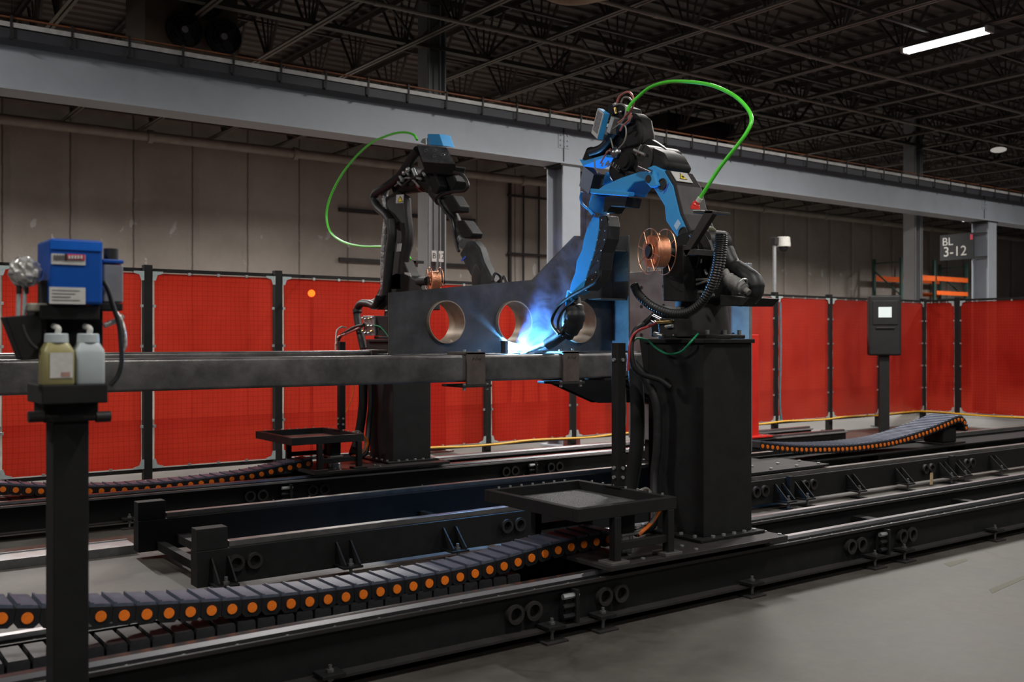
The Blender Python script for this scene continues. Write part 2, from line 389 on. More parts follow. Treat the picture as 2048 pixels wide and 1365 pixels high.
# open web joists along Y
JX0, JDX, JN = -4.35, 1.45, 33
def joist(x):
    root = thing('roof_joist', 'slender open web steel joist under the ribbed roof deck', 'joist', (x, 0, 5.88), 'roof joists', 'structure')
    m = MB()
    m.bx(x - .055, x - .012, -6.9, 20.95, 5.88, 5.888); m.bx(x + .012, x + .055, -6.9, 20.95, 5.88, 5.888)
    m.bx(x - .018, x - .012, -6.9, 20.95, 5.888, 5.93); m.bx(x + .012, x + .018, -6.9, 20.95, 5.888, 5.93)
    m.build('bottom_chord', chord_paint, root, smooth=False)
    m = MB(); m.bx(x - .06, x + .06, -6.9, 20.95, 6.64, 6.655); m.bx(x - .02, x + .02, -6.9, 20.95, 6.56, 6.64)
    m.build('top_chord', joist_paint, root, smooth=False)
    m = MB(); y = -6.2
    while y < 20.6:
        for dy in (-.58, -.26, .26, .58):
            m.cyl((x, y + dy * .12, 5.9), (x, y + dy, 6.62), .024 if abs(dy) > .3 else .017, 5)
        m.cyl((x, y, 5.9), (x, y, 6.62), .016, 5)
        y += 1.45
    m.build('web', joist_paint, root, smooth=False)
    return root
j0 = joist(JX0)
for i in range(1, JN): dup(j0, None, (i * JDX, 0, 0))
# cross bridging between the joists, and pipes below it
b0 = None
for i, yy in enumerate((-5.2, -2.6, 0, 2.6, 5.2, 7.8, 10.4, 14.6, 17.2, 19.6)):
    if b0 is None:
        m = MB(); m.bx(-8, 48, -.02, .02, 5.94, 5.975); m.bx(-8, 48, -.02, .02, 6.5, 6.535)
        b0 = m.build('joist_bridging', joist_paint, smooth=False); b0.location = (0, yy, 0); BASE[b0.name] = Vector((0, yy, 0))
        tag(b0, 'thin dark angle running across under the roof joists', 'bridging', 'joist bridging', 'structure')
    else: dup(b0, None, (0, yy + 5.2, 0))
# heavier truss girder on the column line
m = MB(); m.bx(-8, 48, 12.40, 12.52, 5.90, 5.96); m.bx(-8, 48, 12.40, 12.52, 6.56, 6.63); x = -7.5
while x < 47:
    m.bar((x, 12.46, 5.95), (x + .62, 12.46, 6.58), .05, .03); m.bar((x + 1.24, 12.46, 5.95), (x + .62, 12.46, 6.58), .05, .03); x += 1.24
g = m.build('roof_beam', joist_paint, smooth=False); tag(g, 'dark open web truss girder on the column line', 'truss', kind='structure')
def hall_pipe(y, z, r, label, x0=-8, x1=48):
    m = MB(); m.cyl((x0, y, z), (x1, y, z), r, 10)
    x = x0 + 1.5
    while x < x1: m.cyl((x - .05, y, z), (x + .05, y, z), r * 1.35, 10); x += 3.1
    o = m.build('ceiling_pipe', pipe_mat); tag(o, label, 'pipe', kind='structure')
hall_pipe(9.2, 5.80, .026, 'thin sprinkler pipe under the joists, nearer one of the pair before the crane girder')
hall_pipe(10.9, 5.80, .026, 'thin sprinkler pipe under the joists, just in front of the crane girder')
hall_pipe(5.0, 5.80, .03, 'thin sprinkler pipe under the joists high over the robot cell')
hall_pipe(20.35, 5.72, .10, 'fat pale pipe running along the top of the insulated wall')

# crane runway girder (faces the camera at Y = 11.78)
gx0, gx1 = -8, 48
gr = thing('crane_runway_beam', 'long grey painted crane girder crossing in front of the wall', 'girder', (0, 12, 4.36), kind='structure')
MB().bx(gx0, gx1, 11.995, 12.02, 4.37, 5.02).build('web', girder_paint, gr, smooth=False)
MB().bx(gx0, gx1, 11.80, 12.22, 4.345, 4.372).build('bottom_flange', girder_paint, gr, smooth=False)
m = MB(); m.bx(gx0, gx1, 11.74, 12.28, 5.012, 5.04); m.build('top_flange', girder_paint, gr, smooth=False)
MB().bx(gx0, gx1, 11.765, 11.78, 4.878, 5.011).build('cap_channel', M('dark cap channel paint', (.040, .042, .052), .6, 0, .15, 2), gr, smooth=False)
MB().bx(gx0, gx1, 11.732, 11.74, 4.992, 5.044).build('edge_strip', M('pale edge paint', (.50, .50, .49), .5), gr, smooth=False)  # strip along the flange edge, paler than the web
MB().bx(gx0, gx1, 11.97, 12.05, 5.04, 5.10).build('crane_rail', dark_gray, gr, smooth=False)
m = MB(); m.cyl((gx0, 11.76, 5.10), (gx1, 11.76, 5.10), .012, 6); m.build('conductor_bar', M('rusty conductor bar', (.22, .075, .03), .6), gr)
x = .12
while x < 24:
    m = MB(); m.bx(x - .012, x + .012, 11.720, 11.732, 4.862, 5.115); m.bx(x - .02, x + .02, 11.745, 11.763, 4.862, 4.89); m.bx(x - .012, x + .012, 11.732, 11.763, 4.862, 4.875); m.build('hanger_clip', dark_gray, gr, smooth=False); x += .61
def girder_column(x, lab):
    c = thing('girder_column', lab, 'column', (x, 12.0, 0), kind='structure')
    MB().bx(x - .17, x + .17, 11.80, 11.825, .03, 4.34).build('flange', girder_paint, c, smooth=False)
    MB().bx(x - .17, x + .17, 12.175, 12.20, .03, 4.34).build('flange', girder_paint, c, smooth=False)
    MB().bx(x - .012, x + .012, 11.825, 12.175, .03, 4.34).build('web', girder_paint, c, smooth=False)
    MB().bx(x - .25, x + .25, 11.72, 12.28, 0, .03).build('base_plate', girder_paint, c, smooth=False)
    MB().bx(x - .22, x + .22, 11.79, 12.21, 4.31, 4.344).build('cap_plate', dark_gray, c, smooth=False)
    m = MB(); m.bx(x - .012, x + .004, 11.985, 11.995, 4.38, 5.0); m.build('splice_seam', dark_gray, gr, smooth=False)
    m = MB(); m.bx(x - .11, x + .11, 11.985, 11.995, 4.62, 4.86)
    for i in range(3):
        for k in range(3): m.cyl((x - .07 + .07 * i, 11.985, 4.66 + .08 * k), (x - .07 + .07 * i, 11.968, 4.66 + .08 * k), .014, 6)
    m.build('splice_plate', girder_paint, gr, smooth=False)
girder_column(P(1127, 600, Y=12).x, 'grey steel column under the crane girder behind the welding smoke')
girder_column(P(1968, 600, Y=12).x, 'grey steel column under the crane girder beside the black sign')
def hall_column(px, lab, plates):
    x = P(px, 600, Y=12.5).x
    c = thing('hall_column', lab, 'column', (x, 12.6, 0), kind='structure')
    for s in (-1, 1): MB().bx(x + s * .15 - .011, x + s * .15 + .011, 12.45, 12.72, .02, 6.7).build('flange', column_paint, c, smooth=False)
    MB().bx(x - .14, x + .14, 12.60, 12.615, .02, 6.7).build('web', column_paint, c, smooth=False)
    MB().bx(x - .24, x + .24, 12.36, 12.84, 0, .02).build('base_plate', column_paint, c, smooth=False)
    for s in (-.14, .05):
        m = MB(); m.cyl((x + s, 12.435, .1), (x + s, 12.435, 6.6), .012, 6); m.build('conduit', column_paint, c)
    if plates:
        z = P(870, 512, Y=12.42).z
        for px0, px1, t in ((863.5, 873, 'B'), (877.5, 887, '12')):
            a, b = P(px0, 512, Y=12.42).x, P(px1, 512, Y=12.42).x
            pl = MB().bx(a, b, 12.418, 12.425, z - .085, z + .075).build('grid_plate', label_white, c, smooth=False)
            text('grid_mark', t, .115, ink, pl, ((a + b) / 2, 12.416, z - .004), (1, 0, 0), (0, 0, 1), .001)
hall_column(870, 'grey steel hall column carrying the white B 12 plates', True)
hall_column(1833, 'grey steel hall column standing among the orange rack beams', False)

# strut channels and conduits on the wall
for a, b, lab in (((678, 419), (950, 441), 'dark strut channel on the insulated wall, upper one behind the black robot'), ((678, 519), (948, 534), 'dark strut channel on the insulated wall, lower one behind the black robot')):
    p, q = P(*a, Y=20.93), P(*b, Y=20.93)
    m = MB(); m.bx(p.x, q.x, 20.90, 20.96, p.z - .045, p.z + .045); o = m.build('strut_channel', dark_gray, smooth=False); tag(o, lab, 'strut', kind='structure')
for i, px in enumerate((1020, 1047, 1078)):
    p = P(px, 360, Y=20.93); m = MB(); m.cyl((p.x, 20.93, .02), (p.x, 20.93, p.z), .045 if i == 0 else .025, 8)
    o = m.build('wall_conduit', dark_gray); tag(o, 'dark upright conduit on the wall, %s of three by the smoke' % ORD[i], 'conduit', kind='structure')
for py, lab in ((390, 'dark strut crossing the three wall conduits near their top'), (507, 'dark strut crossing the three wall conduits half way down')):
    p, q = P(1014, py, Y=20.9), P(1102, py, Y=20.9); m = MB(); m.bx(p.x, q.x, 20.86, 20.905, p.z - .03, p.z + .03)
    o = m.build('strut_channel', dark_gray, smooth=False); tag(o, lab, 'strut', kind='structure')

# ------------------------------------------------------------------ hanging strip lights
def strip_light(x, y, z, lab, power=1.0, group=None, spread=3.14159):
    L = thing('strip_light', lab, 'light', (x, y, z), group)
    m = MB(); m.prism([(x - .03, y - .61, z + .07), (x + .03, y - .61, z + .07), (x + .095, y - .61, z + .036), (x - .095, y - .61, z + .036)], (0, 1.22, 0))
    m.build('housing', white_plastic, L, smooth=False)
    for s in (-1, 1):
        m = MB(); m.cyl((x + s * .045, y - .60, z + .005), (x + s * .045, y + .60, z + .005), .030, 10); m.build('lamp_tube', tube_glow, L)
    for s in (-1, 1):
        m = MB(); m.bx(x - .09, x + .09, y + s * .62 - .02, y + s * .62 + .02, z - .022, z + .06); m.build('lamp_holder', white_plastic, L, smooth=False)
    for s in (-1, 1):
        m = MB(); m.cyl((x, y + s * .5, z + .07), (x, y + s * .5, 6.70), .004, 5); m.build('hanger_wire', dark_gray, L)
    ld = bpy.data.lights.new('strip_light_glow', 'AREA'); ld.shape = 'RECTANGLE'; ld.size = .16; ld.size_y = 1.2
    ld.spread = spread; ld.energy = LIGHT_W * power; ld.color = (1.0, .955, .90)
    lo = bpy.data.objects.new('strip_light_glow', ld); COL.objects.link(lo); lo.parent = L; lo.location = (0, 0, -.03)
    return L
a, b = P(1818, 105, Z=5.80), P(1971, 61, Z=5.80)
strip_light(a.x * .5 + b.x * .5, (a.y + b.y) / 2, 5.80, 'bright hanging twin tube light under the dark roof', 2.3)
for row, (yy, xs, pw) in enumerate(((15.5, (2.5, 8, 14, 20, 26, 33), 2.9), (7.6, (-1.2, 8.4, 21.5), 1.35), (2.0, (-3, 3, 9, 15), .85), (-4.0, (-2, 6, 14), .6))):  # unseen rows added to light the wall, girder, fence and floor
    for x in xs:
        strip_light(x, yy + (1.4 if x == -1.2 else 0), 5.80, 'added unseen twin tube light, ' + ('hidden behind the crane girder', 'over the robot cell', 'over the aisle in front of the tracks', 'over the open floor')[row], pw, 'added lights ' + ('behind the girder', 'over the cell', 'over the aisle', 'over the open floor')[row], 2.62 if row == 0 else 3.14159)

p = P(1928, 440, Y=16.5)
L = thing('ceiling_spot', 'small bright round lamp glowing just under the crane girder', 'light', p)
m = MB(); m.ball(p, .09, (1, 1, .5)); m.build('bulb', bulb_glow, L); m = MB(); m.cyl(p + Vector((0, 0, .04)), p + Vector((0, 0, .12)), .10, 16); m.build('cap', dark_gray, L); m = MB(); m.cyl(p + Vector((0, 0, .1)), (p.x, p.y, 6.7), .012, 6); m.build('stem', dark_gray, L)
p = P(1997, 300, Z=5.7)
L = thing('ceiling_lamp', 'pale faintly glowing round lamp bowl under the far roof', 'light', p)
m = MB(); m.ball(p, .16, (1, 1, .35)); m.build('bowl', dome_glow, L); m = MB(); m.cyl(p, (p.x, p.y, 6.7), .015, 6); m.build('stem', dark_gray, L)  # bowl brightness set by a weak emission

# ------------------------------------------------------------------ machines up in the roof
A, B_ = P(290, 60, Y=13.0), P(476, 60, Y=13.0)
u = thing('unit_cooler', 'big beige fan cooler hung in the roof behind the crane girder', 'cooler', (A.x, 13, 4.95))
MB().bx(A.x, B_.x, 13.0, 13.9, 5.22, 6.62).build('housing', cream_box, u, .012, smooth=False)
MB().bx(A.x - .06, B_.x + .04, 12.93, 13.95, 5.14, 5.22).build('drip_pan', cream_box, u, smooth=False)
for q in (P(366, 62, Y=13), P(444, 76, Y=13), P(409, 4, Y=13)):
    r = .235; fan = MB().pipe((q.x, 12.985, q.z), (q.x, 12.90, q.z), r, r - .02, 32).build('fan_shroud', black_soft, u)
    MB().cyl((q.x, 12.998, q.z), (q.x, 12.985, q.z), r - .02, 32).build('fan_well', rubber, fan)
    for k in range(4):
        a = k * math.pi / 2 + .5
        m = MB(); m.box((q.x + math.cos(a) * .12, 12.95, q.z + math.sin(a) * .12), (.17, .012, .10), Matrix.Rotation(-a, 3, 'Y') @ Matrix.Rotation(.5, 3, 'X')); m.build('fan_blade', dark_gray, fan, smooth=False)
    m = MB(); m.cyl((q.x, 12.97, q.z), (q.x, 12.91, q.z), .045, 12); m.build('fan_hub', alu, fan)
    m = MB()
    for rr in (.07, .13, .19): m.torus((q.x, 12.90, q.z), (0, 1, 0), rr, .004, 24, 5)
    m.build('fan_guard', dark_gray, fan)
for s in (A.x + .15, B_.x - .15):
    m = MB(); m.cyl((s, 13.4, 6.6), (s, 13.4, 6.72), .012, 6); m.build('hanger_rod', dark_gray, u)
A, B_ = P(1335, 240, Y=14.2), P(1470, 240, Y=14.2)
u = thing('unit_heater', 'big dark sheet metal heater hung in the roof behind the blue robot', 'heater', (A.x, 14.2, 5))
MB().bx(A.x, B_.x, 14.2, 15.1, 5.05, 6.2).build('housing', black_soft, u, .015, smooth=False)
MB().bx(A.x + .12, B_.x - .12, 14.18, 14.2, 5.2, 6.05).build('louvre', dark_gray, u, smooth=False)
for s in (A.x + .2, B_.x - .2):
    m = MB(); m.cyl((s, 14.6, 6.2), (s, 14.6, 6.72), .012, 6); m.build('hanger_rod', dark_gray, u)
A, B_ = P(1478, 290, Y=13.6), P(1524, 300, Y=13.6)
u = thing('junction_box', 'beige sheet metal box on top of the crane girder behind the green hose', 'box', (A.x, 13.6, 5))
MB().bx(A.x, B_.x, 13.6, 13.9, A.z - .06, A.z + .13).build('box_body', M('pale beige enamel', (.30, .255, .195), .5), u, .01, smooth=False)
m = MB(); m.cyl(((A.x + B_.x) / 2, 13.75, A.z + .1), ((A.x + B_.x) / 2, 13.75, 6.7), .02, 8); m.build('hanger_rod', dark_gray, u)
q = P(1130, -8, Z=5.62)
m = MB(); m.tube([q + Vector((-.35, .30, .55)), q + Vector((-.22, .15, .16)), q + Vector((0, 0, .03)), q + Vector((.30, -.28, .06)), q + Vector((.8, -.75, .25)), q + Vector((1.0, -1.0, .95))], .13, 16, 8)
o = m.build('flexible_duct', duct_mat); tag(o, 'fat tan flexible duct bending under the roof at the top edge', 'duct')

# ------------------------------------------------------------------ red welding fence
FY0, FXC, FS = 11.17, 18.30, 1.509
NPOST = 12
def fence_post(x, y, lab, side=False):
    p = thing('fence_post', lab, 'post', (x, y, 0), 'fence posts')
    MB().bx(x - .045, x + .045, y - (.045 if side else .03), y + (.045 if side else .06), .012, 2.47).build('upright', black, p, smooth=False)
    MB().bx(x - .09, x + .09, y - .09, y + .12, 0, .012).build('foot_plate', black, p, smooth=False)
    for z, zs in ((2.40, -1), (.24, 1)):
        for s in (-1, 1):
            def pt(a, h): return (x - .042, y + s * a, z + zs * h) if side else (x + s * a, y - .040, z + zs * h)
            e = .046 if not side else .062
            m = MB(); m.prism([pt(e, 0), pt(e + .11, 0), pt(e + .11, .022), pt(e + .05, .04), pt(e + .03, .10), pt(e, .10)], (.008, 0, 0) if side else (0, .008, 0))
            m.build('corner_gusset', zinc_pale, p, smooth=False)
    return p
px_ = [FXC - FS * k for k in range(NPOST + 1)]
for k, x in enumerate(px_):
    fence_post(x, FY0, 'black post of the red fence, ' + ('at its corner' if k == 0 else ORD[k - 1] + ' along the back from the corner post'))
def screen(a, b, side, lab):
    """one framed vinyl sheet between two posts; a, b along the fence"""
    w = b - a
    root = thing('welding_screen', lab, 'screen', ((FXC, (a + b) / 2, 0) if side else ((a + b) / 2, FY0, 0)), 'red welding screens')
    def pt(s, off, z): return (FXC + off, s, z) if side else (s, FY0 + off, z)
    i0, i1 = a + .055, b - .055
    m = MB(); nx, nz = 14, 18; grid = []
    ph = rnd.random() * 6
    for i in range(nx + 1):
        row = []
        for j in range(nz + 1):
            s, z = i0 + .015 + (i1 - i0 - .03) * i / nx, .25 + 2.13 * j / nz
            ed = min(1, min(i, nx - i) / 2) * min(1, min(j, nz - j) / 2)
            o = .012 * ed * math.sin(i * .9 + ph) * math.cos(j * .55 + ph * 2) + .004 * math.sin(j * 2.1 + ph) * (1 - ed)
            row.append(m.bm.verts.new(pt(s, -.012 + o, z)))
        grid.append(row)
    for i in range(nx):
        for j in range(nz): m.bm.faces.new((grid[i][j], grid[i + 1][j], grid[i + 1][j + 1], grid[i][j + 1]))
    m.build('vinyl_sheet', vinyl, root)
    for z in (2.415, .215):
        q, r = pt(i0, 0, z - .02), pt(i1, .03, z + .02)
        MB().bx(min(q[0], r[0]), max(q[0], r[0]), min(q[1], r[1]), max(q[1], r[1]), q[2], r[2]).build('frame_rail', black, root, smooth=False)
    first = None
    spots = [(s, z) for z in (.70, 1.14, 1.58, 2.02) for s in (i0 + .012, i1 - .012)] + [(a + w * f, z) for f in (.3, .52, .74) for z in (.25, 2.385)]
    for s, z in spots:
        if first is None:
            m = MB(); c = pt(s, -.02, z); m.box(c, (.016, .03, .03) if side else (.03, .016, .03)); first = m.build('sheet_clip', zinc, root, smooth=False); f0 = Vector(c)
        else:
            c = dup(first, root); c.location = Vector(pt(s, -.02, z)) - f0
for k in range(NPOST):
    screen(px_[k + 1], px_[k], False, 'red vinyl screen of the fence, %s along the back from the corner post' % ORD[k])
sy = [FY0, 10.45, 8.94, 7.43]
for k in range(1, 4): fence_post(FXC, sy[k], 'black post of the red fence, %s down the side from the corner post' % ORD[k - 1], True)
for k in range(3): screen(sy[k + 1], sy[k], True, ('narrow red vinyl screen of the fence, beside the corner post', 'broad red vinyl screen of the fence, second down the side from the corner', 'red vinyl screen of the fence, third down the side from the corner')[k])
pts = [(px_[8] + i * .55, FY0 - .09, .235 + .012 * math.sin(i * 1.9) ) for i in range(int((FXC - px_[8]) / .55) + 1)] + [(FXC - .1, FY0 - .10, .235), (FXC - .10, 10.6, .235), (FXC - .10, 9.9, .22), (FXC - .1, 9.0, .235), (FXC - .1, 7.6, .23)]
m = MB(); m.tube(pts, .016, 6, 4); o = m.build('fence_cable', yellow_cable); tag(o, 'yellow orange cable tied along the foot of the red fence', 'cable')
m = MB(); xx = px_[3] + .06; m.tube([(xx, FY0 - .062, 2.3), (xx + .01, FY0 - .06, 1.4), (xx - .01, FY0 - .06, .6), (xx + .02, FY0 - .066, .27)], .014, 6, 5)
o = m.build('camera_cable', teal_cable); tag(o, 'thin teal cable hanging down the fence post under the dome camera', 'cable')

# dome camera on its pole
x = px_[3]; zt = P(1553, 480, Y=FY0).z
c = thing('security_camera', 'white dome camera on a thin pole above the red fence', 'camera', (x, FY0, 2.47))
m = MB(); m.cyl((x, FY0 + .015, 2.47), (x, FY0 + .015, zt), .032, 12); m.build('pole', alu, c)
MB().bx(x - .07, x + .05, FY0 - .05, FY0 + .06, zt - .09, zt + .04).build('bracket', dark_gray, c, .006, smooth=False)
m = MB(); h = (x + .15, FY0 - .05, zt - .02); m.cyl((h[0], h[1], zt - .12), (h[0], h[1], zt + .05), .125, 24, .115); hd = m.build('dome_body', white_plastic, c, .008)
m = MB(); m.ball((h[0], h[1], zt - .13), .085, seg=20); m.build('dome_lens', rubber, hd)

# amber beacon added behind the fence for a reflection seen on the vinyl
q = P(623, 587, Y=12.9)
bc = thing('reflection_glow', 'amber glow added behind the red screen in place of a reflection', 'glow', (q.x, q.y, 0))
m = MB(); m.cyl((q.x, q.y, .02), (q.x, q.y, q.z - .06), .025, 10); m.build('pole', dark_gray, bc)
m = MB(); m.cyl((q.x, q.y, 0), (q.x, q.y, .02), .18, 20); m.build('base', dark_gray, bc)
m = MB(); m.ball(q, .05); m.build('lens', amber_glow, bc)

# pallet rack by the wall
XR, YR = 30.6, 19.5
rk = thing('pallet_rack', 'empty pallet rack with green uprights and orange beams by the wall', 'rack', (XR, YR, 0))
xe = P(1933, 550, Y=YR).x
for x in (XR, xe):
    f = MB().bx(x - .05, x + .05, YR - .04, YR + .04, 0, 4.45).build('upright', rack_green, rk, smooth=False)
    MB().bx(x - .05, x + .05, YR + 1.0, YR + 1.08, 0, 4.45).build('upright', rack_green, rk, smooth=False)
    z = .3
    while z < 4.1:
        m = MB(); m.bar((x, YR, z), (x, YR + 1.04, z + .9), .04, .04); m.build('diagonal_brace', rack_green, rk, smooth=False)
        m = MB(); m.bar((x, YR, z), (x, YR + 1.04, z), .04, .04); m.build('cross_brace', rack_green, rk, smooth=False); z += .95
    m = MB(); m.bar((x, YR, 4.3), (x, YR + 1.04, 4.3), .04, .04); m.build('cross_brace', rack_green, rk, smooth=False)
x2 = P(1868, 550, Y=YR).x
MB().bx(x2 - .05, x2 + .05, YR - .04, YR + .04, 0, 4.45).build('upright', rack_green, rk, smooth=False)
MB().bx(x2 - .05, x2 + .05, YR + 1.0, YR + 1.08, 0, 4.45).build('upright', rack_green, rk, smooth=False)
zb = P(1810, 553, Y=YR).z; zl = P(1900, 588, Y=YR).z
for yy in (YR - .05, YR + 1.05):
    MB().bx(XR + .05, x2 - .05, yy - .03, yy + .03, zb - .11, zb + .07).build('load_beam', rack_orange, rk, smooth=False)
    MB().bx(x2 + .05, xe - .05, yy - .03, yy + .03, zb - .09, zb + .07).build('load_beam', rack_orange, rk, smooth=False)
    MB().bx(x2 + .05, xe - .05, yy - .03, yy + .03, zl - .06, zl + .08).build('load_beam', rack_orange, rk, smooth=False)

# bay sign on the girder column
XS = P(1968, 600, Y=12).x - .20
a, b = P(1880, 470, X=XS), P(1948, 470, X=XS)
zc = P(1914, 494, X=XS).z
sg = thing('bay_sign', 'black hanging sign reading BL 3-12 in pale letters', 'sign', (XS, (a.y + b.y) / 2, zc))
h = .30
MB().bx(XS, XS + .02, b.y, a.y, zc - h, zc + h).build('panel', sign_black, sg, .004, smooth=False)
text('lettering', 'BL', .26, sign_white, sg, (XS - .003, a.y - .19, zc + .13), (0, -1, 0), (0, 0, 1), .002)
text('lettering', '3-12', .32, sign_white, sg, (XS - .003, a.y - .37, zc - .11), (0, -1, 0), (0, 0, 1), .002)
MB().bx(XS - .004, XS, b.y + .03, b.y + .09, zc + .14, zc + .26).build('red_mark', red_label, sg, smooth=False)
m = MB(); m.bar((XS + .01, b.y + .02, zc + h - .03), (XS + .06, 11.83, zc + h - .03), .03, .03); m.bar((XS + .01, b.y + .02, zc - h + .03), (XS + .06, 11.83, zc - h + .03), .03, .03); m.build('bracket', dark_gray, sg, smooth=False)

# operator kiosk
kx, ky = P(1768, 873, Y=9.95).x, 9.95
k = thing('operator_kiosk', 'tall black operator kiosk with a small lit screen', 'kiosk', (kx, ky, 0))
th = math.atan2(kx, ky) * .86; RZ = Matrix.Rotation(-th, 3, 'Z')
def kp(x, y, z): v = RZ @ Vector((x, y, 0)); return Vector((kx + v.x, ky + v.y, z))
kz0, kz1 = P(1765, 712, Y=9.8).z, P(1765, 590, Y=9.8).z
def kbox(x0, x1, y0, y1, z0, z1, name, mat, par, bev=.0):
    m = MB(); m.box(kp((x0 + x1) / 2, (y0 + y1) / 2, (z0 + z1) / 2), (x1 - x0, y1 - y0, z1 - z0), RZ); return m.build(name, mat, par, bev, smooth=False)
kbox(-.08, .08, -.06, .08, .015, kz0 + .02, 'post', black, k); kbox(-.2, .2, -.2, .2, 0, .015, 'foot_plate', black, k)
hd = kbox(-.26, .26, -.14, .14, kz0, kz1, 'cabinet', black, k, .03)
kbox(-.205, .205, -.155, -.135, kz1 - .50, kz1 - .09, 'bezel', black, hd, .012)
kbox(-.11, .10, -.16, -.152, kz1 - .375, kz1 - .20, 'screen', screen_glow, hd)
kbox(-.15, .15, -.165, -.14, kz1 - .56, kz1 - .535, 'shelf_lip', dark_gray, hd)
# ================================================================== FLOOR TRACKS
def lug(parent, x, y, z):
    """flat lifting eye standing out from the beam face"""
    for dx in (0, -.125):
        m = MB(); m.pipe((x + dx, y + .002, z), (x + dx, y - .035, z), .054, .036, 20); m.build('lifting_eye', dark_gray, parent)
def level_foot(parent, x, y, out=-1):
    f = MB().bx(x - .075, x + .075, y + (out * .10 if out < 0 else -.02), y + (.02 if out < 0 else .10), 0, .012).build('foot_pad', dark_gray, parent, .002, smooth=False)
    yy = y + out * .045
    m = MB(); m.cyl((x, yy, .012), (x, yy, .128), .009, 8); m.cyl((x, yy, .055), (x, yy, .075), .018, 6); m.cyl((x, yy, .095), (x, yy, .108), .018, 6); m.build('levelling_bolt', zinc_dark, f)
    MB().bx(x - .06, x + .06, yy - .05, yy + .06, .076, .094).build('foot_bracket', black, f, .002, smooth=False)
def robot_track(y0, x0, x1, xs_pair, xs_foot, lab, gl):
    t = thing('robot_track', lab, 'track', (x0, y0 + .4, 0), 'robot floor tracks')
    for s, ya in ((-1, y0), (1, y0 + .62)):
        b = MB().bx(x0, x1, ya + .03, ya + .15, .065, .262).build('side_beam', black, t, smooth=False)
        MB().bx(x0, x1, ya - (.05 if s < 0 else 0), ya + .20, .055, .068).build('beam_flange', dark_gray, b, smooth=False)
        MB().bx(x0, x1, ya, ya + .18, .262, .276).build('top_plate', black, b, smooth=False)
        m = MB(); m.prism([(x0, ya + .055, .276), (x0, ya + .048, .292), (x0, ya + .056, .312), (x0, ya + .104, .312), (x0, ya + .112, .292), (x0, ya + .105, .276)], (x1 - x0, 0, 0))
        m.build('guide_rail', chrome, b, smooth=False)
        MB().bx(x0, x1, ya - .008, ya + .012, .268, .286).build('cover_strip', alu if gl else dark_gray, b, smooth=False)
        m = MB(); x = x0 + .12
        while x < x1: m.cyl((x, ya + .028, .276), (x, ya + .028, .282), .007, 6); x += .24
        m.build('rail_bolts', zinc, b)['kind'] = 'stuff'
    x = x0 + .7
    while x < x1:
        MB().bx(x - .05, x + .05, y0 + .15, y0 + .65, .09, .20).build('cross_member', black_soft, t, smooth=False); x += 1.49
    for x in xs_pair:
        for dx in (-.185, .185): level_foot(t, x + dx, y0)
        lug(t, x - .27, y0 + .03, .17); lug(t, x + .37, y0 + .03, .17)
        sp = MB().bx(x - .012, x + .012, y0 - .045, y0 + .03, .07, .255).build('joint_flange', black, t, .002, smooth=False)
        MB().bx(x - .07, x - .012, y0 - .02, y0 + .03, .1, .235).build('joint_block', black_soft, sp, .004, smooth=False)
        for zz in (.11, .165, .222):
            m = MB(); m.cyl((x - .09, y0 - .022, zz), (x + .02, y0 - .022, zz), .016, 8); m.build('joint_bolt', zinc if zz > .2 else black, sp)
    for x in xs_foot: level_foot(t, x, y0)
    return t
robot_track(4.31, -4.0, 14.0, (.60, 3.57, 6.55, 9.53), (2.06, 5.03, 8.03, 11.0), 'black rail track on the floor nearest the open aisle, carrying the blue robot', False)
robot_track(9.04, -4.0, 12.8, (.95, 3.94, 6.92, 9.9), (2.43, 5.4, 8.4, 11.4), 'black rail track in front of the red fence, carrying the black robot', True)

# positioner base frame between the two robot tracks
fr = thing('positioner_bed', 'long low black double beam base lying between the two robot tracks', 'base', (2.15, 7.1, 0))
for ya, s in ((6.36, -1), (7.68, 1)):
    b = MB().bx(2.14, 16.5, ya, ya + .13, .05, .285).build('base_beam', black, fr, .004, smooth=False)
    MB().bx(2.36, 16.5, ya + .03, ya + .10, .285, .325).build('flat_rail', frame_top, b, .003, smooth=False)
    MB().bx(2.14, 2.345, ya + .01, ya + .12, .285, .425).build('end_stop', black_soft, b, .004, smooth=False)
for x in (2.3, 4.6, 7.0, 10.2, 13.4, 16.3):
    MB().bx(x - .03, x + .03, 6.49, 7.68, .06, .12).build('tie_bar', black, fr, smooth=False)
MB().bx(2.42, 2.52, 6.49, 7.68, .10, .16).build('tie_bar', dark_gray, fr, smooth=False)
def gusset_foot(px, py):
    q = P(px, py, Y=6.30); x = q.x
    g = MB().bx(x - .075, x + .075, 6.19, 6.36, .068, .084).build('support_bracket', black, fr, .002, smooth=False)
    for dx in (-.06, .05):
        m = MB(); m.prism([(x + dx, 6.36, .084), (x + dx, 6.20, .084), (x + dx, 6.20, .10), (x + dx, 6.34, .235), (x + dx, 6.36, .235)], (.011, 0, 0)); m.build('gusset', black, g, smooth=False)
    m = MB(); m.cyl((x, 6.235, .012), (x, 6.235, .13), .012, 8); m.cyl((x, 6.235, .084), (x, 6.235, .10), .022, 6); m.build('levelling_bolt', zinc_dark, g)
    MB().bx(x - .06, x + .06, 6.18, 6.30, 0, .012).build('foot_pad', black, g, smooth=False)
for px, py in ((445, 1168), (693, 1134), (906, 1101), (1566, 1015), (1604, 1009), (1708, 993), (1805, 979), (1892, 964), (1920, 958), (1993, 946)): gusset_foot(px, py)
for px, py in ((508, 1135), (1038, 1052), (1528, 986), (1625, 968), (1862, 936), (1943, 922)):
    q = P(px, py, Y=6.35); lug(fr, q.x, 6.36, .185)
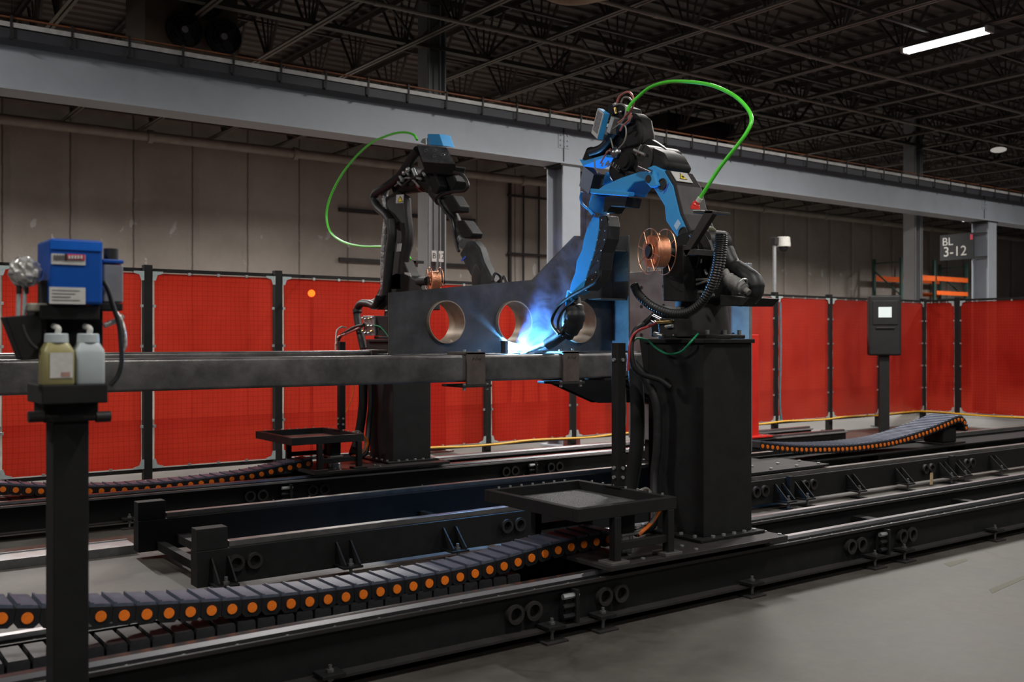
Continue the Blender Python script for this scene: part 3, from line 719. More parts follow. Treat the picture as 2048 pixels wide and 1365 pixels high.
for px in (1576, 1900):
    q = P(px, 970, Y=6.35); MB().bx(q.x - .02, q.x + .05, 6.31, 6.36, .07, .30).build('joint_flange', black, fr, .003, smooth=False)
q = P(1863, 950, Y=6.28)
tg = thing('hanging_tag', 'small manila paper tag hanging from the base beam', 'tag', (q.x, 6.28, q.z)); 
m = MB(); zt = P(1863, 946, Y=6.28).z; zb = P(1863, 970, Y=6.28).z
m.prism([(q.x - .032, 6.28, zb), (q.x + .028, 6.28, zb), (q.x + .034, 6.28, zt - .012), (q.x + .02, 6.28, zt), (q.x - .014, 6.28, zt), (q.x - .026, 6.28, zt - .012)], (0, .002, 0)); m.build('paper', tag_paper, tg, smooth=False)
m = MB(); m.tube([(q.x + .004, 6.279, zt), (q.x + .006, 6.285, zt + .03), (q.x, 6.345, zt + .07)], .0025, 5, 4); m.build('string', ink, tg)
m = MB(); m.bx(-3.5, 2.20, 7.92, 8.22, 0, .055); m.bx(-3.5, 2.20, 7.92, 7.935, .055, .065); m.bx(-3.5, 2.20, 8.205, 8.22, .055, .065)
tag(m.build('cable_duct', alu, smooth=False), 'bare metal cable duct lying on the floor beside the base end', 'duct')
# bits on the slab
def slab_mark(pts, mat, lab, cat, nm): m = MB(); m.prism([P(*p, Z=0) for p in pts], (0, 0, .0012)); tag(m.build(nm, mat, smooth=False), lab, cat, kind='structure')
tape = M('worn yellow floor tape', (.115, .102, .045), .7, 0, .45, 22, col2=(.085, .079, .066))
slab_mark([(1978, 1180), (2048, 1152), (2048, 1159), (1984, 1188)], tape, 'worn yellow floor stripe at the edge of the aisle', 'marking', 'floor_marking')
slab_mark([(1888, 1128), (1932, 1118), (1936, 1122), (1900, 1135)], tape, 'faded yellow floor patch near the base of the front track', 'marking', 'floor_marking')

# ================================================================== CABLE CHAINS
def chain(name, lab, pts, ya, wid, hgt, pitch=.1, pin_r=.024, low=None):
    """pts: (x, z) of the pin line"""
    root = thing(name, lab, 'cable chain', (pts[0][0], ya + wid / 2, 0), 'cable chains')
    sm = catmull([(p[0], ya, p[1]) for p in pts], 12)
    out, acc, last = [sm[0]], 0, sm[0]
    for p in sm[1:]:
        while (p - last).length >= pitch:
            last = last + (p - last).normalized() * pitch; out.append(last)
    R0 = Vector((0, 0, 0)); proto = None; BASE[root.name]
    for a, b in zip(out, out[1:]):
        ang = math.atan2(b.z - a.z, b.x - a.x)
        if proto is None:
            m = MB(); h = hgt / 2; l = pitch
            m.prism([(-l * .49, 0, -h * .55), (-l * .30, 0, -h), (l * .30, 0, -h), (l * .49, 0, -h * .55), (l * .49, 0, h - .004), (-l * .49, 0, h - .004)], (0, wid, 0))
            BASE[root.name], keep = Vector(), BASE[root.name]
            proto = m.build('chain_link', chain_side, root, smooth=False)
            m = MB(); m.prism([(-l * .47, .004, h - .004), (l * .40, .004, h - .004), (l * .36, .004, h + .010), (-l * .34, .004, h + .010), (-l * .36, .004, h + .016), (-l * .47, .004, h + .016)], (0, wid - .008, 0))
            m.build('cover_bar', chain_plastic, proto, smooth=False)
            m = MB(); m.cyl((0, .004, 0), (0, -.006, 0), pin_r, 16); m.build('pin_cap', orange_pin, proto)
            BASE[root.name] = keep; c = proto
        else: c = dup(proto, root)
        c.location = (a + b) / 2 - keep; c.rotation_euler = (0, -ang, 0)
    if low:
        x0, x1, z = low; first = None; x = x0
        while x < x1:
            if first is None:
                BASE[root.name], keep2 = Vector(), BASE[root.name]
                m = MB(); h = hgt / 2; m.prism([(-pitch * .46, 0, -h), (pitch * .42, 0, -h), (pitch * .42, 0, h - .012), (pitch * .36, 0, h), (-pitch * .42, 0, h), (-pitch * .46, 0, h - .012)], (0, wid, 0)); first = m.build('lower_link', chain_low, root, smooth=False); BASE[root.name] = keep2; c = first
            else: c = dup(first, root)
            c.location = Vector((x, ya, z)) - keep; x += pitch
    return root
chain('cable_chain', 'black cable chain with orange caps on the track nearest the aisle', [(-.6, .70), (.3, .56), (.754, .479), (1.15, .423), (1.7, .365), (2.15, .335), (2.57, .326), (2.95, .330), (3.35, .355), (3.72, .396), (4.22, .416)], 4.63, .235, .088, .1, .024, (-.4, 3.5, .248))
bp_ = [P(px, py, Y=9.36) for px, py in ((-60, 976), (17, 980), (95, 983.5), (194, 983), (289, 979), (378, 970), (443, 962), (505, 953), (570, 938), (640, 923))]
chain('cable_chain', 'black cable chain with orange caps on the track in front of the red fence', [(p.x, p.z) for p in bp_], 9.36, .22, .085, .1, .024, (.5, 3.9, .246))
rp = [P(px, py, Y=7.22) for px, py in ((1520, 892), (1536, 894.4), (1582, 899), (1625, 900.2), (1667, 899.6), (1707, 897.6), (1747, 893), (1785, 887), (1821, 877.2), (1855, 865.5), (1888, 852.2), (1912, 841.5), (1921, 838.5), (1928, 843), (1932.5, 853), (1933, 868))]
rc = chain('cable_chain', 'black cable chain with orange caps rising to a roll at its end', [(p.x, p.z) for p in rp], 7.22, .40, .085, .085, .022)
e = rp[-1]
gb = thing('chain_guide', 'black guide block standing inside the rolled end of the cable chain', 'guide', (e.x - .3, 7.4, .255))
MB().bx(e.x - .42, e.x - .10, 7.30, 7.60, .275, e.z + .10).build('block', black_soft, gb, .02, smooth=False)
MB().bx(e.x - .50, e.x + .05, 7.26, 7.66, .255, .275).build('base_plate', dark_gray, gb, .003, smooth=False)
gt = thing('chain_tray', 'black trough on posts carrying the cable chain above the base', 'tray', (12, 7.4, .05))
MB().bx(8.6, 15.5, 7.20, 7.66, .235, .255).build('trough', black, gt, .003, smooth=False)
for x in (9.0, 11.0, 13.0, 15.0): MB().bx(x - .04, x + .04, 7.3, 7.55, 0, .235).build('post', black, gt, smooth=False)

# ================================================================== CARRIAGE, PEDESTAL, TRAY: one set at each robot
def assembly(D, who, near, track):
    D = Vector(D)
    def V(*a): return Vector(a) + D
    def bx(m, x0, x1, y0, y1, z0, z1): return m.bx(x0 + D.x, x1 + D.x, y0 + D.y, y1 + D.y, z0, z1)
    c = thing('track_carriage', 'black flat carriage plate on the rails under the %s robot' % who, 'carriage', V(4.6, 4.7, .312), 'robot carriages')
    bx(MB(), 3.80, 5.37, 4.25, 5.13, .325, .352).build('carriage_plate', dark_gray, c, .003, smooth=False)
    for x in (3.95, 5.15):
        for y in (4.39, 5.01): bx(MB(), x - .09, x + .09, y - .06, y + .06, .3125, .325).build('rail_block', zinc, c, .004, smooth=False)
    m = MB()
    for x in (4.1, 4.55, 5.345):
        for y in (4.3, 4.42, 5.10): m.cyl(V(x, y, .352), V(x, y, .360), .013, 6)
    m.build('plate_bolts', zinc, c)['kind'] = 'stuff'
    p = thing('robot_pedestal', 'tall black box pedestal carrying the %s robot' % who, 'pedestal', V(5.02, 4.72, .352), 'robot pedestals')
    bx(MB(), 4.70, 5.32, 4.40, 5.06, .353, .372).build('base_plate', black, p, .003, smooth=False)
    bx(MB(), 4.79, 5.255, 4.46, 4.97, .372, 1.628).build('column', black, p, .004, smooth=False)
    bx(MB(), 4.77, 5.265, 4.44, 5.0, 1.628, 1.655).build('top_plate', black, p, .003, smooth=False)
    m = MB(); m.prism([V(4.79, 4.97, 1.28), V(4.79, 4.97, 1.655), V(4.79, 5.06, 1.655), V(4.79, 5.02, 1.45)], (.46, 0, 0)); m.build('cable_wedge', black, p, smooth=False)
    m = MB()
    for i in range(5): m.cyl(V(4.75, 4.5 + .12 * i, .372), V(4.75, 4.5 + .12 * i, .386), .014, 6); m.cyl(V(4.84 + .1 * i, 4.425, .372), V(4.84 + .1 * i, 4.425, .386), .014, 6)
    m.build('anchor_bolts', zinc, p)['kind'] = 'stuff'
    # tray stand
    t = thing('tray_stand', 'black angle iron tray stand beside the %s robot pedestal' % who, 'stand', V(4.0, 4.7, .352), 'tray stands')
    x0, x1, y0, y1, zt = 3.58, 4.36, 4.28, 5.20, .70
    bx(MB(), x0, x1, y0, y0 + .045, zt - .075, zt).build('frame_rail', black, t, .003, smooth=False); bx(MB(), x0, x1, y1 - .045, y1, zt - .075, zt).build('frame_rail', black, t, .003, smooth=False)
    bx(MB(), x0, x0 + .045, y0 + .045, y1 - .045, zt - .075, zt).build('frame_rail', black, t, .003, smooth=False); bx(MB(), x1 - .045, x1, y0 + .045, y1 - .045, zt - .075, zt).build('frame_rail', black, t, .003, smooth=False)
    bx(MB(), x0 + .045, x1 - .045, y0 + .045, y1 - .045, zt - .07, zt - .058).build('mesh_floor', gray_board, t, smooth=False)
    for (x, y) in ((3.88, 4.30), (4.31, 4.30), (3.88, 5.05), (4.31, 5.05)):
        l = bx(MB(), x - .025, x + .025, y - .025, y + .025, .372, zt - .075).build('leg', black, t, .002, smooth=False)
        bx(MB(), x - .07, x + .07, y - .05, y + .07, .353, .372).build('foot_plate', frame_top if near else dark_gray, l, .002, smooth=False)
    bx(MB(), 3.905, 4.285, 4.285, 4.32, .43, .475).build('lower_rail', black, t, .002, smooth=False)
    bx(MB(), 3.905, 4.285, 5.03, 5.07, .43, .475).build('lower_rail', black, t, .002, smooth=False)
    m = MB()
    for i in range(7): m.cyl(V(x0 + .1 + .09 * i, y1 - .02, zt), V(x0 + .1 + .09 * i, y1 - .02, zt + .012), .008, 6); m.cyl(V(x1 - .02, y0 + .1 + .11 * i, zt), V(x1 - .02, y0 + .1 + .11 * i, zt + .012), .008, 6)
    m.build('rim_bolts', zinc, t)['kind'] = 'stuff'
    # hose post standing on the tray rim
    h = thing('hose_post', 'slim black square post on the tray rim beside the %s robot' % who, 'post', V(4.37, 4.81, zt), 'hose posts')
    bx(MB(), 4.335, 4.40, 4.775, 4.84, zt + .006, 1.63).build('upright', black, h, .002, smooth=False)
    bx(MB(), 4.30, 4.36, 4.73, 4.885, zt, zt + .006).build('foot_plate', black, h, smooth=False)
    m = MB()
    for zz in (.76, .82, 1.52): m.cyl(V(4.335, 4.81, zz), V(4.322, 4.81, zz), .012, 8); m.cyl(V(4.37, 4.775, zz), V(4.37, 4.765, zz), .012, 8)
    m.build('post_bolts', zinc, h)['kind'] = 'stuff'
    # drive motor on the carriage
    d = thing('drive_motor', 'black servo motor on a bright gearbox flange beside the %s robot tray' % who, 'motor', V(4.14, 4.52, .352), 'drive motors')
    m = MB(); m.cyl(V(4.14, 4.52, .352), V(4.14, 4.52, .40), .075, 20); m.cyl(V(4.14, 4.52, .40), V(4.14, 4.52, .46), .062, 20); m.build('gearbox', chrome, d, .004)
    bx(MB(), 4.07, 4.21, 4.45, 4.59, .46, .475).build('flange', alu, d, .004, smooth=False)
    bx(MB(), 4.085, 4.195, 4.465, 4.575, .475, .622).build('motor_body', black, d, .01, smooth=False)
    # cables down the pedestal
    m = MB(); m.tube([V(4.60, 4.92, 1.50), V(4.66, 4.86, 1.38), V(4.70, 4.80, 1.22), V(4.71, 4.80, .95), V(4.70, 4.82, .75), V(4.66, 4.78, .55), V(4.60, 4.74, .43), V(4.45, 4.74, .40)], .030, 10, 6)
    tag(m.build('cable_sleeve', rubber), 'thick black cable sleeve running down the side of the %s robot pedestal' % who, 'cable', 'pedestal cables')
    m = MB(); m.tube([V(4.74, 5.05, 1.45), V(4.735, 5.02, 1.2), V(4.735, 5.03, .9), V(4.70, 5.06, .6), V(4.6, 5.0, .40)], .05, 10, 6)
    tag(m.build('cable_bundle', black_soft), 'fat dark cable bundle behind the sleeve on the %s robot pedestal' % who, 'cable', 'pedestal cables')
    m = MB(); m.tube([V(4.36, 4.60, .62), V(4.52, 4.62, .64), V(4.60, 4.66, .56), V(4.56, 4.70, .46), V(4.40, 4.66, .40)], .013, 8, 8)
    tag(m.build('motor_cable', orange_cable), 'orange motor cable looping between the tray and the %s robot pedestal' % who, 'cable', 'orange motor cables')
    m = MB(); m.tube([V(4.36, 4.66, .66), V(4.52, 4.70, .68), V(4.59, 4.69, .55), V(4.53, 4.70, .44), V(4.40, 4.72, .40)], .011, 8, 8)
    tag(m.build('motor_cable', gray_hose), 'grey cable looping beside the orange one at the %s robot tray' % who, 'cable', 'grey motor cables')
    m = MB(); m.tube([V(4.58, 5.0, 1.42), V(4.62, 5.02, 1.30), V(4.60, 5.0, 1.05), V(4.45, 4.92, .82), V(4.40, 4.86, .70)], .006, 6, 6)
    tag(m.build('thin_cable', gray_hose if near else orange_cable), ('thin grey cable' if near else 'thin orange cable') + ' hanging beside the hose post of the %s robot' % who, 'cable', 'thin cables')
assembly((0, 0, 0), 'blue', True, None)
assembly((.37, 4.73, 0), 'black', False, None)

# red column far along the back track
q = P(1516, 880, Y=8.95)
rp_ = thing('red_column', 'red enamelled steel column half hidden behind the blue robot pedestal', 'column', (q.x, 9.2, .325))
MB().bx(q.x - .5, q.x + .055, 8.98, 9.45, .337, 1.72).build('column_body', red_steel, rp_, .006, smooth=False)
MB().bx(q.x - .6, q.x + .20, 8.86, 9.55, .325, .345).build('base_plate', red_steel, rp_, .003, smooth=False)
MB().bx(q.x - .9, q.x + .5, 8.95, 9.75, .312, .325).build('saddle', dark_gray, rp_, smooth=False)
m = MB()
for dx in (-.3, .02, .14): m.cyl((q.x + dx, 8.90, .345), (q.x + dx, 8.90, .36), .018, 6)
m.build('base_bolts', zinc, rp_)['kind'] = 'stuff'

# ================================================================== POSITIONER, BEAM, WORKPIECE
XF = 7.3
h = thing('positioner_headstock', 'grey square face plate on a black headstock tower behind the blue robot', 'positioner', (7.9, 7.1, .325))
fp = MB().bx(XF, XF + .05, 6.23, 7.88, .60, 2.37).build('face_plate', plate_gray, h, .006, smooth=False)
m = MB()
for yy in (6.42, 6.75, 7.35, 7.68):
    for zz in (.8, 1.1, 1.4, 1.7, 2.0, 2.2): m.cyl((XF - .001, yy, zz), (XF - .004, yy, zz), .02, 10)
m.build('bolt_holes', ink, fp)['kind'] = 'stuff'
m = MB(); m.cyl((XF + .05, 7.05, 1.48), (XF + .085, 7.05, 1.48), .38, 32); m.build('gear_drum', dark_gray, h)
MB().bx(7.38, 7.78, 7.0, 7.72, .362, 2.1).build('tower', black, h, .01, smooth=False)
MB().bx(7.45, 8.75, 6.40, 7.10, .335, .362).build('saddle_plate', black, h, .003, smooth=False)
MB().bx(7.45, 8.5, 7.10, 7.85, .335, .362).build('saddle_plate', dark_gray, h, .003, smooth=False)
m = MB()
for x in (7.9, 8.3, 8.65):
    for yy in (6.46, 6.7): m.cyl((x, yy, .362), (x, yy, .378), .018, 6)
m.build('saddle_bolts', zinc, h)['kind'] = 'stuff'
for yy in (6.40, 6.53, 7.5, 7.6):
    m = MB(); m.prism([(5.75, yy, 1.325), (XF, yy, 1.325), (XF, yy, 1.0), (6.55, yy, 1.02)], (0, .02, 0)); m.build('gusset', black, h, smooth=False)
MB().bx(5.6, XF, 6.34, 6.60, 1.305, 1.325).build('beam_shelf', black, h, smooth=False)
MB().bx(5.6, XF, 7.44, 7.70, 1.305, 1.325).build('beam_shelf', black, h, smooth=False)
MB().bx(XF - .01, XF, 6.3, 7.75, .98, 1.33).build('shelf_plate', black, h, smooth=False)

def hollow(x0, x1, y0, y1, z0, z1, nm, lab, w=.012):
    t = thing(nm, lab, 'beam', (x0, (y0 + y1) / 2, z0))
    m = MB(); R = []
    def rr(a, b, c, d, r):
        o = []
        for cx, cz, st in ((b - r, d - r, 0), (a + r, d - r, 90), (a + r, c + r, 180), (b - r, c + r, 270)):
            for k in range(5): an = math.radians(st + k * 22.5); o.append((cx + r * math.cos(an), cz + r * math.sin(an)))
        return o
    O, I = rr(y0, y1, z0, z1, .022), rr(y0 + w, y1 - w, z0 + w, z1 - w, .012)
    rings = [[m.bm.verts.new((x, p[0], p[1])) for p in Q] for Q, x in ((O, x0), (O, x1), (I, x1), (I, x0))]
    for i in range(4):
        A, B2 = rings[i], rings[(i + 1) % 4]
        for k in range(20): m.bm.faces.new((A[k], A[(k + 1) % 20], B2[(k + 1) % 20], B2[k]))
    m.build('tube_wall', mill_tube, t); return t
hollow(-.4, XF, 6.36, 6.575, 1.327, 1.533, 'square_beam', 'long square steel tube beam crossing in front of the workpiece')
xr = P(752, 704, Y=7.46).x
hollow(-.4, xr, 7.46, 7.665, 1.352, 1.558, 'square_beam', 'second square steel tube beam lying behind the long one')
MB_ = MB().bx(xr - .05, xr + .10, 7.44, 7.69, 1.327, 1.565); tag(MB_.build('beam_bracket', rust_clamp, .004, smooth=False) if False else MB_.build('beam_bracket', rust_clamp, None, .004, smooth=False), 'brown steel bracket at the end of the rear square beam', 'bracket')
hollow(xr + .10, XF, 7.46, 7.665, 1.327, 1.533, 'square_beam', 'square steel tube beam hidden behind the workpiece plate')
def clamp(px, lab):
    x = P(px, 740, Y=6.34).x; w = .085
    c = thing('beam_clamp', lab, 'clamp', (x, 6.45, 1.3), 'beam clamps')
    f = MB().bx(x - w, x + w, 6.335, 6.357, 1.305, 1.555).build('front_plate', rust_clamp, c, .003, smooth=False)
    MB().bx(x - w, x + w, 6.335, 6.62, 1.536, 1.556).build('top_strap', rust_clamp, c, .003, smooth=False)
    MB().bx(x - w - .05, x + w + .05, 6.32, 6.62, 1.285, 1.304).build('bottom_plate', dark_gray, c, .003, smooth=False)
    for s in (-1, 1):
        m = MB(); m.cyl((x + s * (w + .02), 6.345, 1.262), (x + s * (w + .02), 6.345, 1.315), .013, 8); m.build('clamp_bolt', zinc, c)
        m = MB(); m.cyl((x + s * w * .8, 6.40, 1.556), (x + s * w * .8, 6.40, 1.575), .012, 6); m.build('clamp_nut', zinc, c)
    m = MB()
    for k in range(7):
        a = x - .035 + k * .012; m.bar((a, 6.3345, 1.49 + .012 * (k % 2)), (a + .008, 6.3345, 1.515 - .008 * (k % 3)), .006, .002)
    m.build('ink_scribble', ink, f, smooth=False)
clamp(952, 'brown steel clamp round the square beam below the second hole')
clamp(1142, 'brown steel clamp round the square beam below the torch arm')
q = P(845, 730, Y=6.355)
MBx = MB().bx(q.x - .03, q.x + .03, 6.352, 6.36, 1.45, 1.52)
for px0, px1, yy0, lab in ((905, 950, 6.40, 'flat steel shim lying on the beam left of the second hole clamp'), ):
    pass
# workpiece
YW, TW = 6.86, .016
def wp(px, py): return P(px, py, Y=YW)
w = thing('welded_plate', 'tall dark steel plate weldment with three round sleeved holes', 'workpiece', (wp(778, 700).x, YW, 1.534))
outl = [wp(778, 586), wp(1065, 560), wp(1150, 472), wp(1258, 476)]; xb1 = outl[-1].x
zb = 1.536
holes = []
for px, r_ in ((890, 42), (1026, 41.5), (1156, 41)):
    c = wp(px, 644.5); holes.append((c, r_ * (c.x * FX + c.y * FY) / F))
m = MB(); bm = m.bm
outer = [(outl[0].x, zb)] + [(p.x, p.z) for p in outl] + [(xb1, zb)]
def loop(pts, y): 
    vs = [bm.verts.new((p[0], y, p[1])) for p in pts]; return vs, [bm.edges.new((vs[i], vs[(i + 1) % len(vs)])) for i in range(len(vs))]
faces = []
for y in (YW, YW + TW):
    E = []; V1, e1 = loop(outer, y); E += e1; Hs = [V1]
    for c, r in holes:
        v2, e2 = loop([(c.x + r * math.cos(2 * math.pi * k / 48), c.z + r * math.sin(2 * math.pi * k / 48)) for k in range(48)], y); E += e2; Hs.append(v2)
    bmesh.ops.triangle_fill(bm, edges=E, use_beauty=True); faces.append(Hs)
for A, B2 in zip(*faces):
    for i in range(len(A)): bm.faces.new((A[i], A[(i + 1) % len(A)], B2[(i + 1) % len(A)], B2[i]))
pl = m.build('side_plate', mill, w, smooth=False)
for c, r in holes:
    m = MB(); m.pipe((c.x, YW - .035, c.z), (c.x, YW + .20, c.z), r + .004, r - .004, 48); m.build('hole_sleeve', sleeve_steel, w)
# right end: upright flange plate and shelf stiffeners on the camera side
xs = wp(1224, 600).x; ztop = wp(1224, 475).z
yn = P(1257, 600, X=xs).y
MB().bx(xs, xs + .016, yn, YW - .001, zb, ztop).build('end_flange', mill, w, .002, smooth=False)
xl = wp(1192, 600).x - .12
for py in (506, 601):
    z = wp(1224, py).z; MB().bx(xl, xs, yn + .02, YW - .001, z - .006, z + .006).build('stiffener', mill, w, .001, smooth=False)
MB().bx(xl - .3, xs, yn + .02, YW - .001, zb, zb + .014).build('stiffener', mill, w, .001, smooth=False)
MB().bx(outl[0].x + .4, xs, YW + TW, YW + .5, zb, zb + .014).build('bottom_plate', mill, w, .001, smooth=False)
m = MB(); m.tube([wp(998, 562) + Vector((0, .1, 0)), wp(1004, 553) + Vector((0, .1, .03)), wp(1014, 556) + Vector((0, .1, .02)), wp(1016, 566) + Vector((0, .1, 0))], .012, 6, 5); m.build('lifting_loop', dark_gray, w)
# work supports between the two beams
for x, lab in ((4.05, 'flat black cross bar on the beams below the first hole'), (5.75, 'flat black cross bar on the beams below the end flange')):
    m = MB(); m.bx(x - .05, x + .05, 6.60, 7.45, 1.49, 1.533); tag(m.build('cross_bar', dark_gray, None, .003, smooth=False), lab, 'bar')
# small tab tacked on beside the weld
a_, b_ = wp(1001, 700), wp(1007, 700)
MB().bx(a_.x, b_.x, YW - .07, YW - .001, zb, wp(1004, 682).z).build('weld_tab', mill, w, .001, smooth=False)
# ================================================================== ROBOTS
def yz(m, pix, X0, X1):
    """solid whose outline is given on the plane X = X0, reaching to X1"""
    return m.prism([P(a, b, X=X0) for a, b in pix], (X1 - X0, 0, 0))
def path(pix, X): return [P(p[0], p[1], X=(p[2] if len(p) > 2 else X)) for p in pix]
def tube(pix, X, r, nm, mat, par=None, seg=10, n=7, ridge=0, pitch=2):
    m = MB(); m.tube(path(pix, X), r, seg, n, ridge, pitch); return m.build(nm, mat, par)
def sticker(pix, X, nm, mat, par, t=.003):
    m = MB(); m.prism([P(a, b, X=X) for a, b in pix], (-t, 0, 0)); return m.build(nm, mat, par, smooth=False)

# ------------------------------------------------------------------ the blue robot (arm swings in the plane X = 5.02)
rb = thing('welding_robot', 'bright blue welding robot arm bending over the workpiece', 'robot', (5.02, 4.72, 1.655))
N_, Fm = 4.90, 5.14
# base casting on the pedestal
m = MB(); m.cyl((5.04, 4.72, 1.67), (5.04, 4.72, 1.92), .20, 28, .17); m.bx(4.86, 5.24, 4.50, 4.95, 1.657, 1.685)
bs = m.build('base_casting', dark_gray, rb, .006)
MB().bx(4.86, 5.05, 4.90, 5.02, 1.672, 1.84).build('base_block', black, bs, .006, smooth=False)
m = MB()
for a, b in ((4.89, 4.52), (5.2, 4.52), (5.05, 4.515), (4.88, 4.9)): m.cyl((a, b, 1.685), (a, b, 1.715), .014, 6)
m.build('base_bolts', zinc, bs)['kind'] = 'stuff'
m = MB(); m.cyl((5.04, 4.72, 1.92), (5.04, 4.72, 1.98), .225, 30); sw = m.build('swivel_ring', black, rb)
tr = yz(MB(), [(1334, 602), (1328, 500), (1352, 470), (1390, 456), (1412, 466), (1428, 505), (1448, 545), (1458, 575), (1456, 604)], 4.92, 5.10).build('turret', black, rb, .03)
yz(MB(), [(1384, 478), (1400, 470), (1416, 480), (1424, 505), (1412, 522), (1392, 512)], 4.885, 4.92).build('motor_cover', dark_gray, tr, .006, smooth=False)
yz(MB(), [(1376, 500), (1398, 496), (1402, 560), (1378, 566)], 4.875, 4.92).build('junction_cover', black_soft, tr, .004, smooth=False)
sticker([(1397, 519), (1404, 518), (1404, 526), (1397, 527)], 4.88, 'rating_label', label_white, tr)
m = MB(); m.tube(path([(1370, 568), (1392, 560), (1416, 559)], 4.86), .008, 6, 5); m.tube(path([(1370, 575), (1390, 570), (1416, 562)], 4.86), .008, 6, 5); m.build('turret_hose', gray_hose, tr)
m = MB(); m.cyl(P(1404, 484, X=4.93), P(1404, 484, X=4.93) + Vector((.20, 0, 0)), .085, 24); m.build('shoulder_motor', dark_gray, tr)
m = MB(); m.ball(P(1420, 462, X=4.99), .04, (1, 1, .7)); m.build('motor_cap', M('olive motor cap', (.07, .075, .03), .6), tr)
yz(MB(), [(1326, 602), (1324, 497), (1366, 490), (1368, 604)], 4.74, 4.92).build('feeder_cabinet', black, rb, .006, smooth=False)
# lower arm
XOFF = .12
LA = [(1290, 338), (1306, 331), (1328, 342), (1346, 372), (1353, 402), (1360, 430), (1373, 458), (1385, 480), (1382, 492), (1366, 490), (1347, 464), (1332, 442), (1329, 412), (1308, 378), (1290, 358)]
la = yz(MB(), LA, N_, Fm).build('lower_arm', blue_paint, rb, .006, smooth=False)
edge = [P(a, b, X=N_) for a, b in ((1328, 342), (1346, 372), (1353, 402), (1360, 430), (1373, 458), (1385, 480))]
m = MB(); m.prism(edge + [e + Vector((0, -.03, .004)) for e in reversed(edge)], (Fm - N_ + .02, 0, 0)); cv = m.build('arm_cover', dark_gray, la, .008, smooth=False)
for px, py, r in ((1325, 369, .038), (1367, 467, .040)):
    c = P(px, py, X=N_); m = MB(); m.cyl(c + Vector((.01, 0, 0)), c - Vector((.004, 0, 0)), r, 24); m.torus(c - Vector((.004, 0, 0)), (1, 0, 0), r, .006, 28, 6); m.build('access_hole', ink, la)
sticker([(1348, 452), (1356, 439), (1362, 448), (1354, 461)], N_, 'diamond_sticker', label_sky, la)
for i in range(3):
    a = (1326 + i * 2.2, 388 - i * 2); sticker([(a[0], a[1]), (a[0] + 1.6, a[1] - .6), (a[0] + 8.6, a[1] - 18), (a[0] + 7, a[1] - 18)], N_, 'model_mark', label_blue, la, .0015)
# warning label across the cover
e0, e1 = edge[0], edge[1]
wl_ = MB()
A_ = e0.lerp(e1, .12) + Vector((.02, -.034, .006)); B2_ = e0.lerp(e1, .78) + Vector((.02, -.034, .006)); n_ = Vector((0, -.006, .002))
wl_.prism([A_, A_ + Vector((.16, 0, 0)), B2_ + Vector((.16, 0, 0)), B2_], n_); wlb = wl_.build('warning_label', label_white, la, smooth=False)
mid = (A_ + B2_) / 2 + n_ * 1.15 + Vector((.08, 0, 0)); upv = (A_ - B2_).normalized()
def tri(r, k): return [mid + n_ * k + upv * r, mid + n_ * k - upv * r * .6 + Vector((r * .95, 0, 0)), mid + n_ * k - upv * r * .6 - Vector((r * .95, 0, 0))]
m = MB(); m.prism(tri(.040, 0), n_ * .2); m.build('warning_triangle', ink, wlb, smooth=False)
m = MB(); m.prism(tri(.031, .25), n_ * .2); m.build('warning_field', warn_yellow, wlb, smooth=False)
m = MB(); m.box(mid + n_ * .55 - upv * .004, (.022, .002, .018)); m.build('hand_symbol', ink, wlb, smooth=False)
# elbow housing
eh = yz(MB(), [(1212, 345), (1222, 315), (1246, 296), (1290, 290), (1322, 305), (1336, 330), (1322, 352), (1296, 352), (1262, 366), (1226, 372)], 4.93, 5.20).build('elbow_housing', black, rb, .035)
m = MB(); c = P(1284, 318, X=4.92); m.cyl(c, c + Vector((.32, 0, 0)), .105, 26); m.build('elbow_motor', dark_gray, eh)
m = MB(); c = P(1250, 322, X=4.88); m.cyl(c, c + Vector((.06, 0, 0)), .07, 22); m.cyl(c - Vector((.02, 0, 0)), c, .05, 22); m.build('axis_cover', black_soft, eh)
m = MB(); c = P(1233, 306, X=4.90); m.ball(c, .045); m.build('valve_body', chrome, eh)
for i, (a, b) in enumerate((((1268, 300), (1290, 310)), ((1222, 330), (1240, 345)), ((1258, 345), (1282, 352)))):
    m = MB(); m.cyl(P(*a, X=4.90), P(*b, X=4.90), .011, 8); m.build('housing_fitting', zinc if i == 0 else dark_gray, eh)
# upper arm casting with the flat ledge and tapering rib
ua = yz(MB(), [(1280, 343), (1304, 346), (1290, 362), (1268, 366), (1254, 382), (1250, 391), (1182, 385), (1180, 378), (1196, 379), (1206, 371), (1240, 356)], 4.885, 5.10).build('upper_arm', blue_paint, rb, .01, smooth=False)
yz(MB(), [(1180, 377), (1258, 384), (1256, 393), (1180, 387)], 4.84, 4.90).build('arm_ledge', blue_paint, ua, .006, smooth=False)
yz(MB(), [(1203, 370), (1211, 344), (1219, 356), (1224, 362)], 5.0, 5.08).build('cable_fin', blue_paint, ua, .006, smooth=False)
yz(MB(), [(1290, 344), (1306, 341), (1316, 372), (1300, 376), (1289, 364)], 4.87, 5.16).build('elbow_knuckle', blue_paint, ua, .012, smooth=False)
m = MB(); c = P(1297, 358, X=4.87); m.cyl(c, c - Vector((.006, 0, 0)), .028, 20); m.build('knuckle_bore', ink, ua)
m = MB(); m.cyl(P(1278, 333, X=4.86), P(1303, 344, X=4.86), .012, 12); m.build('silver_pin', chrome, ua)
yz(MB(), [(1209, 393), (1255, 394), (1250, 414), (1222, 413), (1214, 425), (1206, 426)], 4.87, 5.02).build('drive_box', black, ua, .006, smooth=False)
fa = MB(); fa.tube([P(1204, 388, X=5.0), P(1199, 405, X=5.0), P(1195, 428, X=5.0)], .078, 20, 6); fa = fa.build('forearm_root', blue_paint, rb)
